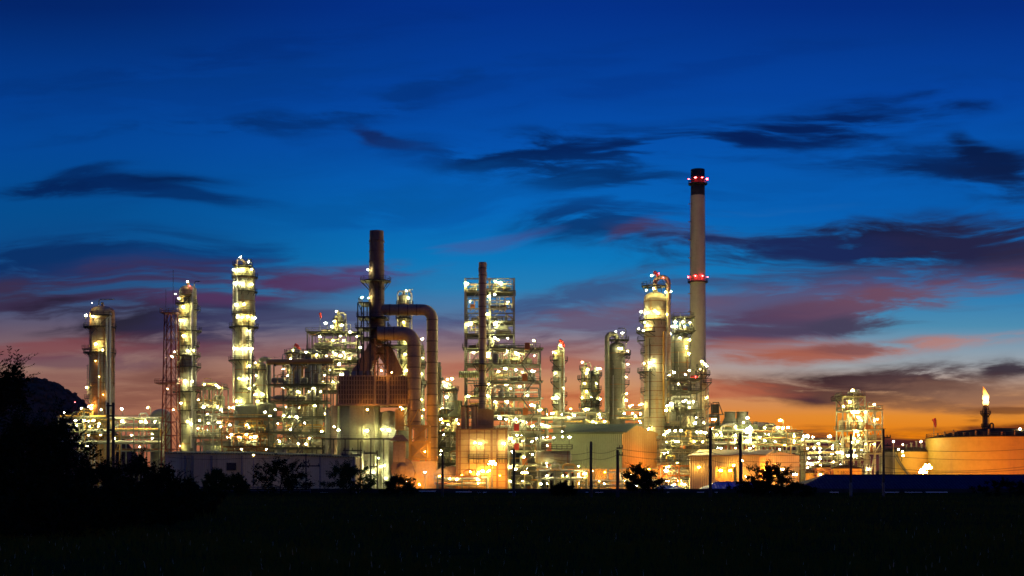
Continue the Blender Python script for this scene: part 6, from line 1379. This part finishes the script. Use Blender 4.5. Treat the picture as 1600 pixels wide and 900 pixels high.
# ================================================================== pipework further back, seen through the gaps
G = 'racks at the back of the plant'
for (a, c, lv, Y, sd, lab) in ((300, 372, [648, 662, 678, 694, 712], 474, 61, 'back rack seen through the pipework right of the slim left column'),
        (430, 528, [640, 658, 676, 694, 712, 730], 476, 62, 'back rack seen through the pipework left of the reformer'),
        (684, 760, [652, 668, 686, 704, 724, 742], 478, 63, 'back rack behind the panelled heater and the dim pipework'),
        (756, 852, [640, 655, 670, 688, 706, 726, 744], 470, 64, 'back rack seen between the legs of the stair tower'),
        (840, 1006, [652, 664, 678], 486, 65, 'back rack running behind the twin columns and the dark column'),
        (1028, 1120, [650, 664, 680, 700, 720, 740], 474, 66, 'back rack behind the pipework at the chimney foot'),
        (1110, 1256, [680, 692, 706], 470, 67, 'back rack behind the cooling cylinders and low dark roof'),
        (1250, 1318, [700, 716, 732], 462, 68, 'back rack behind the low orange tanks'),
        (96, 258, [664, 684, 704], 474, 69, 'back rack behind the far left column and the bushes')):
    rack('pipe_rack', lab, a, c, lv, Y, 6, 7, seed=sd, nl=6, group=G, s=(.7, 1.1), rail=False, fmat='steel_light' if sd % 2 else 'steel_frame', mats=['pipe_silver', 'steel_light', 'cladding_dark', 'pipe_yellow', 'steel_rust', 'cladding'])
G = 'plain buildings at the back of the plant'
for (a, c, tp, Y, m, lab) in ((318, 440, 690, 496, 'grey_panel', 'low grey building behind the left pipework'), (470, 535, 668, 498, 'wall_green', 'grey-green building behind the pipework left of the reformer'),
        (690, 850, 676, 500, 'cladding_dark', 'dark building behind the heater and stair tower'), (1030, 1118, 700, 500, 'cladding_dark', 'dark building behind the pipework below the biggest column'), (1125, 1240, 712, 498, 'grey_panel', 'grey building behind the dense rack')):
    t = thing('plant_building', lab, 'building', ((PX(a, Y) + PX(c, Y)) / 2, Y, 0), G); z = PZ(tp, Y); b = MB(); b.box(PX(a, Y), PX(c, Y), Y, Y + 14, 0, z)
    for k in range(9): x = PX(a + (c - a) * k / 8, Y); b.box(x - .15, x + .15, Y - .15, Y, 0, z - .2)
    b.build('wall', MAT[m], t); q = MB(); q.box(PX(a, Y) - .5, PX(c, Y) + .5, Y - .6, Y + 14.5, z, z + .5); q.build('roof', MAT['tank_brown'], t)
    for k in range(3):
        q = MB(); x = PX(a + (c - a) * (.2 + .28 * k), Y); q.box(x - 1.2, x + 1.2, Y - .18, Y - .02, z * .45, z * .75); q.build('louvre', MAT['steel_dark'], t)
    for k in range(3): lamp(t, (PX(a + (c - a) * (.18 + .3 * k), Y), Y - 1.2, z - 1.0), 1.0)

# ================================================================== buildings, poles and wires in front of the plant
def long_shed():
    Y = 336.0; x0, xm, x1 = PX(258, Y), PX(380, Y), PX(556, Y); t = thing('long_shed', 'long unlit grey corrugated shed with a scalloped roof edge in front of the left pipework', 'shed', ((x0 + x1) / 2, Y, 0))
    zl, zr = PZ(708, Y), PZ(714.5, Y)
    for (a, c, za, zc, dy) in ((x0, xm, zl, PZ(709, Y), 0), (xm + .05, x1, PZ(709, Y), zr, -.9)):
        b = MB(); b.add([(a, Y + dy, 0), (c, Y + dy, 0), (c, Y + dy, zc), (a, Y + dy, za), (a, Y + 14, 0), (c, Y + 14, 0), (c, Y + 14, zc), (a, Y + 14, za)], [(0, 1, 2, 3), (5, 4, 7, 6), (4, 0, 3, 7), (1, 5, 6, 2)]); b.build('wall', MAT['wall_grey'], t)
        q = MB(); n = int((c - a) / .62)
        for i in range(n):
            xx = a + (c - a) * (i + .5) / n; z = za + (zc - za) * (i + .5) / n
            q.tube([(xx, Y + dy - .55, z + .02), (xx, Y + 14, z + .6)], .2, 6)
        q.add([(a - .3, Y + dy - .5, za), (c + .3, Y + dy - .5, zc), (c + .3, Y + 14, zc + .6), (a - .3, Y + 14, za + .6)], [(0, 1, 2, 3)])
        q.build('roof', MAT['roof_green'], t)
    for px in (289, 300, 330, 378, 500, 552):
        q = MB(); x = PX(px, Y - 1); q.box(x - .16, x + .16, Y - 1.15, Y - .93 + (0 if px >= 378 else .9), 0, PZ(712, Y)); q.build('downpipe', MAT['grey_panel'], t)
    q = MB(); x, z = PX(362, Y), PZ(729, Y); q.box(x - 1.1, x + 1.1, Y - .5, Y - .02, z - .9, z + .9); q.box(x - .9, x + .9, Y - .56, Y - .5, z - .7, z + .7); q.build('wall_fan', MAT['steel_dark'], t)
    for (px, py) in ((478 + 12, 729), (491, 729)): pass
long_shed()
light_post('thin pale lamp post in front of the long grey shed', 396, 711, 318, 1.3, 'lamp_amber', .0)

def blue_shed(label, xl, xr, xrl, xrr, ridge, eave, Y, depth, mat, group='blue-roofed sheds beyond the road'):
    t = thing('blue_roofed_shed', label, 'shed', ((PX(xl, Y) + PX(xr, Y)) / 2, Y, 0), group)
    x0, x1 = PX(xl, Y), PX(xr, Y); Yr = Y + depth / 2; a, c = PX(xrl, Yr), PX(xrr, Yr); ze = PZ(eave, Y); zr = PZ(ridge, Yr)
    q = MB(); q.add([(x0, Y, ze), (x1, Y, ze), (c, Yr, zr), (a, Yr, zr), (x0, Y + depth, ze), (x1, Y + depth, ze)], [(0, 1, 2, 3), (5, 4, 3, 2), (4, 0, 3), (1, 5, 2), (0, 4, 5, 1)])
    q.bar((a, Yr, zr + .05), (c, Yr, zr + .05), .35, .12); q.build('roof', MAT[mat], t)
    b = MB(); b.box(x0 + .4, x1 - .4, Y + .5, Y + depth - .5, 0, ze - .01)
    for k in range(8): x = x0 + .4 + (x1 - x0 - .8) * k / 7; b.box(x - .12, x + .12, Y + .4, Y + .5, 0, ze - .02)
    b.build('wall', MAT['wall_grey'], t)
    return t
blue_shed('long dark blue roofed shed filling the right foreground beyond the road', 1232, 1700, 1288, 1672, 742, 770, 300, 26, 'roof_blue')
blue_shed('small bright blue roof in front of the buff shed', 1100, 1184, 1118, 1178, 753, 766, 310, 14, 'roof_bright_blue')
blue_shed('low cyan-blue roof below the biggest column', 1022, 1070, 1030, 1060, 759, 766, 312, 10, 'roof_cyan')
light_post('low white lamp behind the cyan-blue roof', 1052, 758, 330, 1.0, 'lamp_white', .0)

def pole(label, px, top, Y, wpx=5, arms=(), mat='wood_pole', base_white=False, group='dark power poles by the road'):
    x = PX(px, Y); t = thing('power_pole', label, 'power pole', (x, Y, 0), group); w = wpx * Y / FPX; z = PZ(top, Y)
    b = MB(); b.lathe(x, Y, [(w * .55, 0), (w * .42, z)], 10); b.lathe(x, Y, [(w * .42, z), (.001, z + .05)], 10, False); b.build('shaft', MAT[mat], t)
    if base_white: q = MB(); q.lathe(x, Y, [(w * .58, .3), (w * .54, PZ(754, Y) )], 10); q.build('white_sleeve', MAT['galvanised'], t)
    for (py, l, r_) in arms:
        q = MB(); zz = PZ(py, Y); q.box(PX(l, Y), PX(r_, Y), Y - .16, Y - .02 - w * .3, zz - .12, zz + .12); q.box(PX(l, Y), PX(r_, Y), Y - w * .5 - .12, Y - w * .5, zz - .1, zz + .1)
        am = q.build('crossarm', MAT['steel_dark'], t)
        for u in (.06, .5, .94):
            if abs(PX(l, Y) + (PX(r_, Y) - PX(l, Y)) * u - x) < .3: continue
            i = MB(); i.cyl(PX(l, Y) + (PX(r_, Y) - PX(l, Y)) * u, Y - w * .5 - .06, zz + .1, zz + .5, .09, n=8); i.build('insulator', MAT['steel_dark'], am)
    return t
G2 = 'dark power poles by the road'
pole('tall dark pole in front of the green warehouse wall', 923.5, 690, 245, 4.5)
pole('dark pole with a stepped crossarm bracket before the warehouse corner', 965, 703, 245, 5.0, arms=((700, 963, 973), (711, 963, 973)))
pole('tall dark pole in front of the buff shed', 1110, 668, 245, 5.0, arms=((684, 1103, 1110),))
pole('dark pole left of the white lamp before the buff shed', 1157, 678, 245, 5.0, arms=((694, 1149, 1158),), base_white=False)
pole('dark pole rising in front of the lettered tanks', 1329.5, 678, 245, 4.0, base_white=True)
pole('dark pole with a bracket left of the dark brown tank', 1380.5, 670, 245, 4.0, arms=((696, 1380, 1392), (684, 1380, 1391)), base_white=True)
pole('dark stub pole in front of the orange barrels', 691.5, 704, 245, 3.6)
pole('dark pole at the foot of the stair tower', 817, 704, 248, 4.2) if False else None
pole('dark pole right of the panelled heater', 803, 702, 248, 4.0)
pole('thin pole with a long crossarm in front of the grey shed', 478, 709, 280, 2.2, arms=((728, 468, 500), (722, 474, 483)))
pole('thin pole with a high crossarm beside the small greenish tree', 563, 690, 280, 1.8, arms=((704, 536, 566), (711, 534, 564)))
pole('left pole of a pair joined by arms before the radiant cylinder', 579, 706, 280, 2.2, arms=((708, 568, 590), (729, 578, 590)))
pole('right pole of a pair joined by arms before the radiant cylinder', 589.5, 704, 280, 2.2)
def twin_poles():
    Y = 175.0; t = thing('twin_pole', 'pair of black poles tied together, rising from the bushes before the far left column', 'power pole', (PX(173, Y), Y, 0))
    for px in (169, 177):
        b = MB(); b.lathe(PX(px, Y), Y, [(.24, 0), (.17, PZ(629, Y))], 10); b.lathe(PX(px, Y), Y, [(.17, PZ(629, Y)), (.001, PZ(629, Y) + .03)], 10, False); b.build('shaft', MAT['wood_pole'], t)
    q = MB()
    for py in (634, 650, 672): q.box(PX(167, Y), PX(179, Y), Y - .28, Y - .2, PZ(py, Y) - .1, PZ(py, Y) + .1)
    q.build('tie', MAT['wood_pole'], t)
twin_poles()
def wire(label, pts, Y0=245.0, sag=.5):
    # pts: (px, py, Y) supports; the wire hangs in a shallow curve between them
    W = [at(*p) for p in pts]; t = []; 
    for a, c in zip(W, W[1:]):
        for i in range(13 if c is W[-1] else 12): u = i / 12; p = a + (c - a) * u; p.z -= sag * 4 * u * (1 - u); t.append(p)
    b = MB(); b.tube(t, .035, 4); tag(b.build('power_line', MAT['cable']), label, 'cable', 'overhead wires along the road')
wire('upper wire sagging across the warehouse front to the buff shed poles', [(860, 706, 245), (923, 706, 245), (965, 701, 245), (1110, 706, 245), (1157, 708, 245), (1329, 706, 245), (1380, 700, 245), (1600, 702, 245)])
wire('lower wire sagging across the warehouse front to the buff shed poles', [(860, 716, 245), (923, 716, 245), (965, 710, 245), (1110, 718, 245), (1157, 720, 245), (1329, 716, 245), (1380, 712, 245), (1640, 716, 245)])
wire('thin wire crossing low in front of the huge tank', [(1380, 730, 245), (1500, 736, 245), (1640, 724, 245)], sag=.25)
wire('second thin wire crossing low in front of the huge tank', [(1329, 736, 245), (1500, 738, 245), (1640, 730, 245)], sag=.2)
wire('thin wire across the face of the long grey shed', [(262, 714, 280), (378, 716, 280), (478, 710, 280), (563, 706, 280), (579, 707, 280)], sag=.35)
wire('black cable strung over the low orange tanks to the brown tank pole', [(1157, 728, 245), (1329, 726, 245), (1380, 724, 245)], sag=.3)
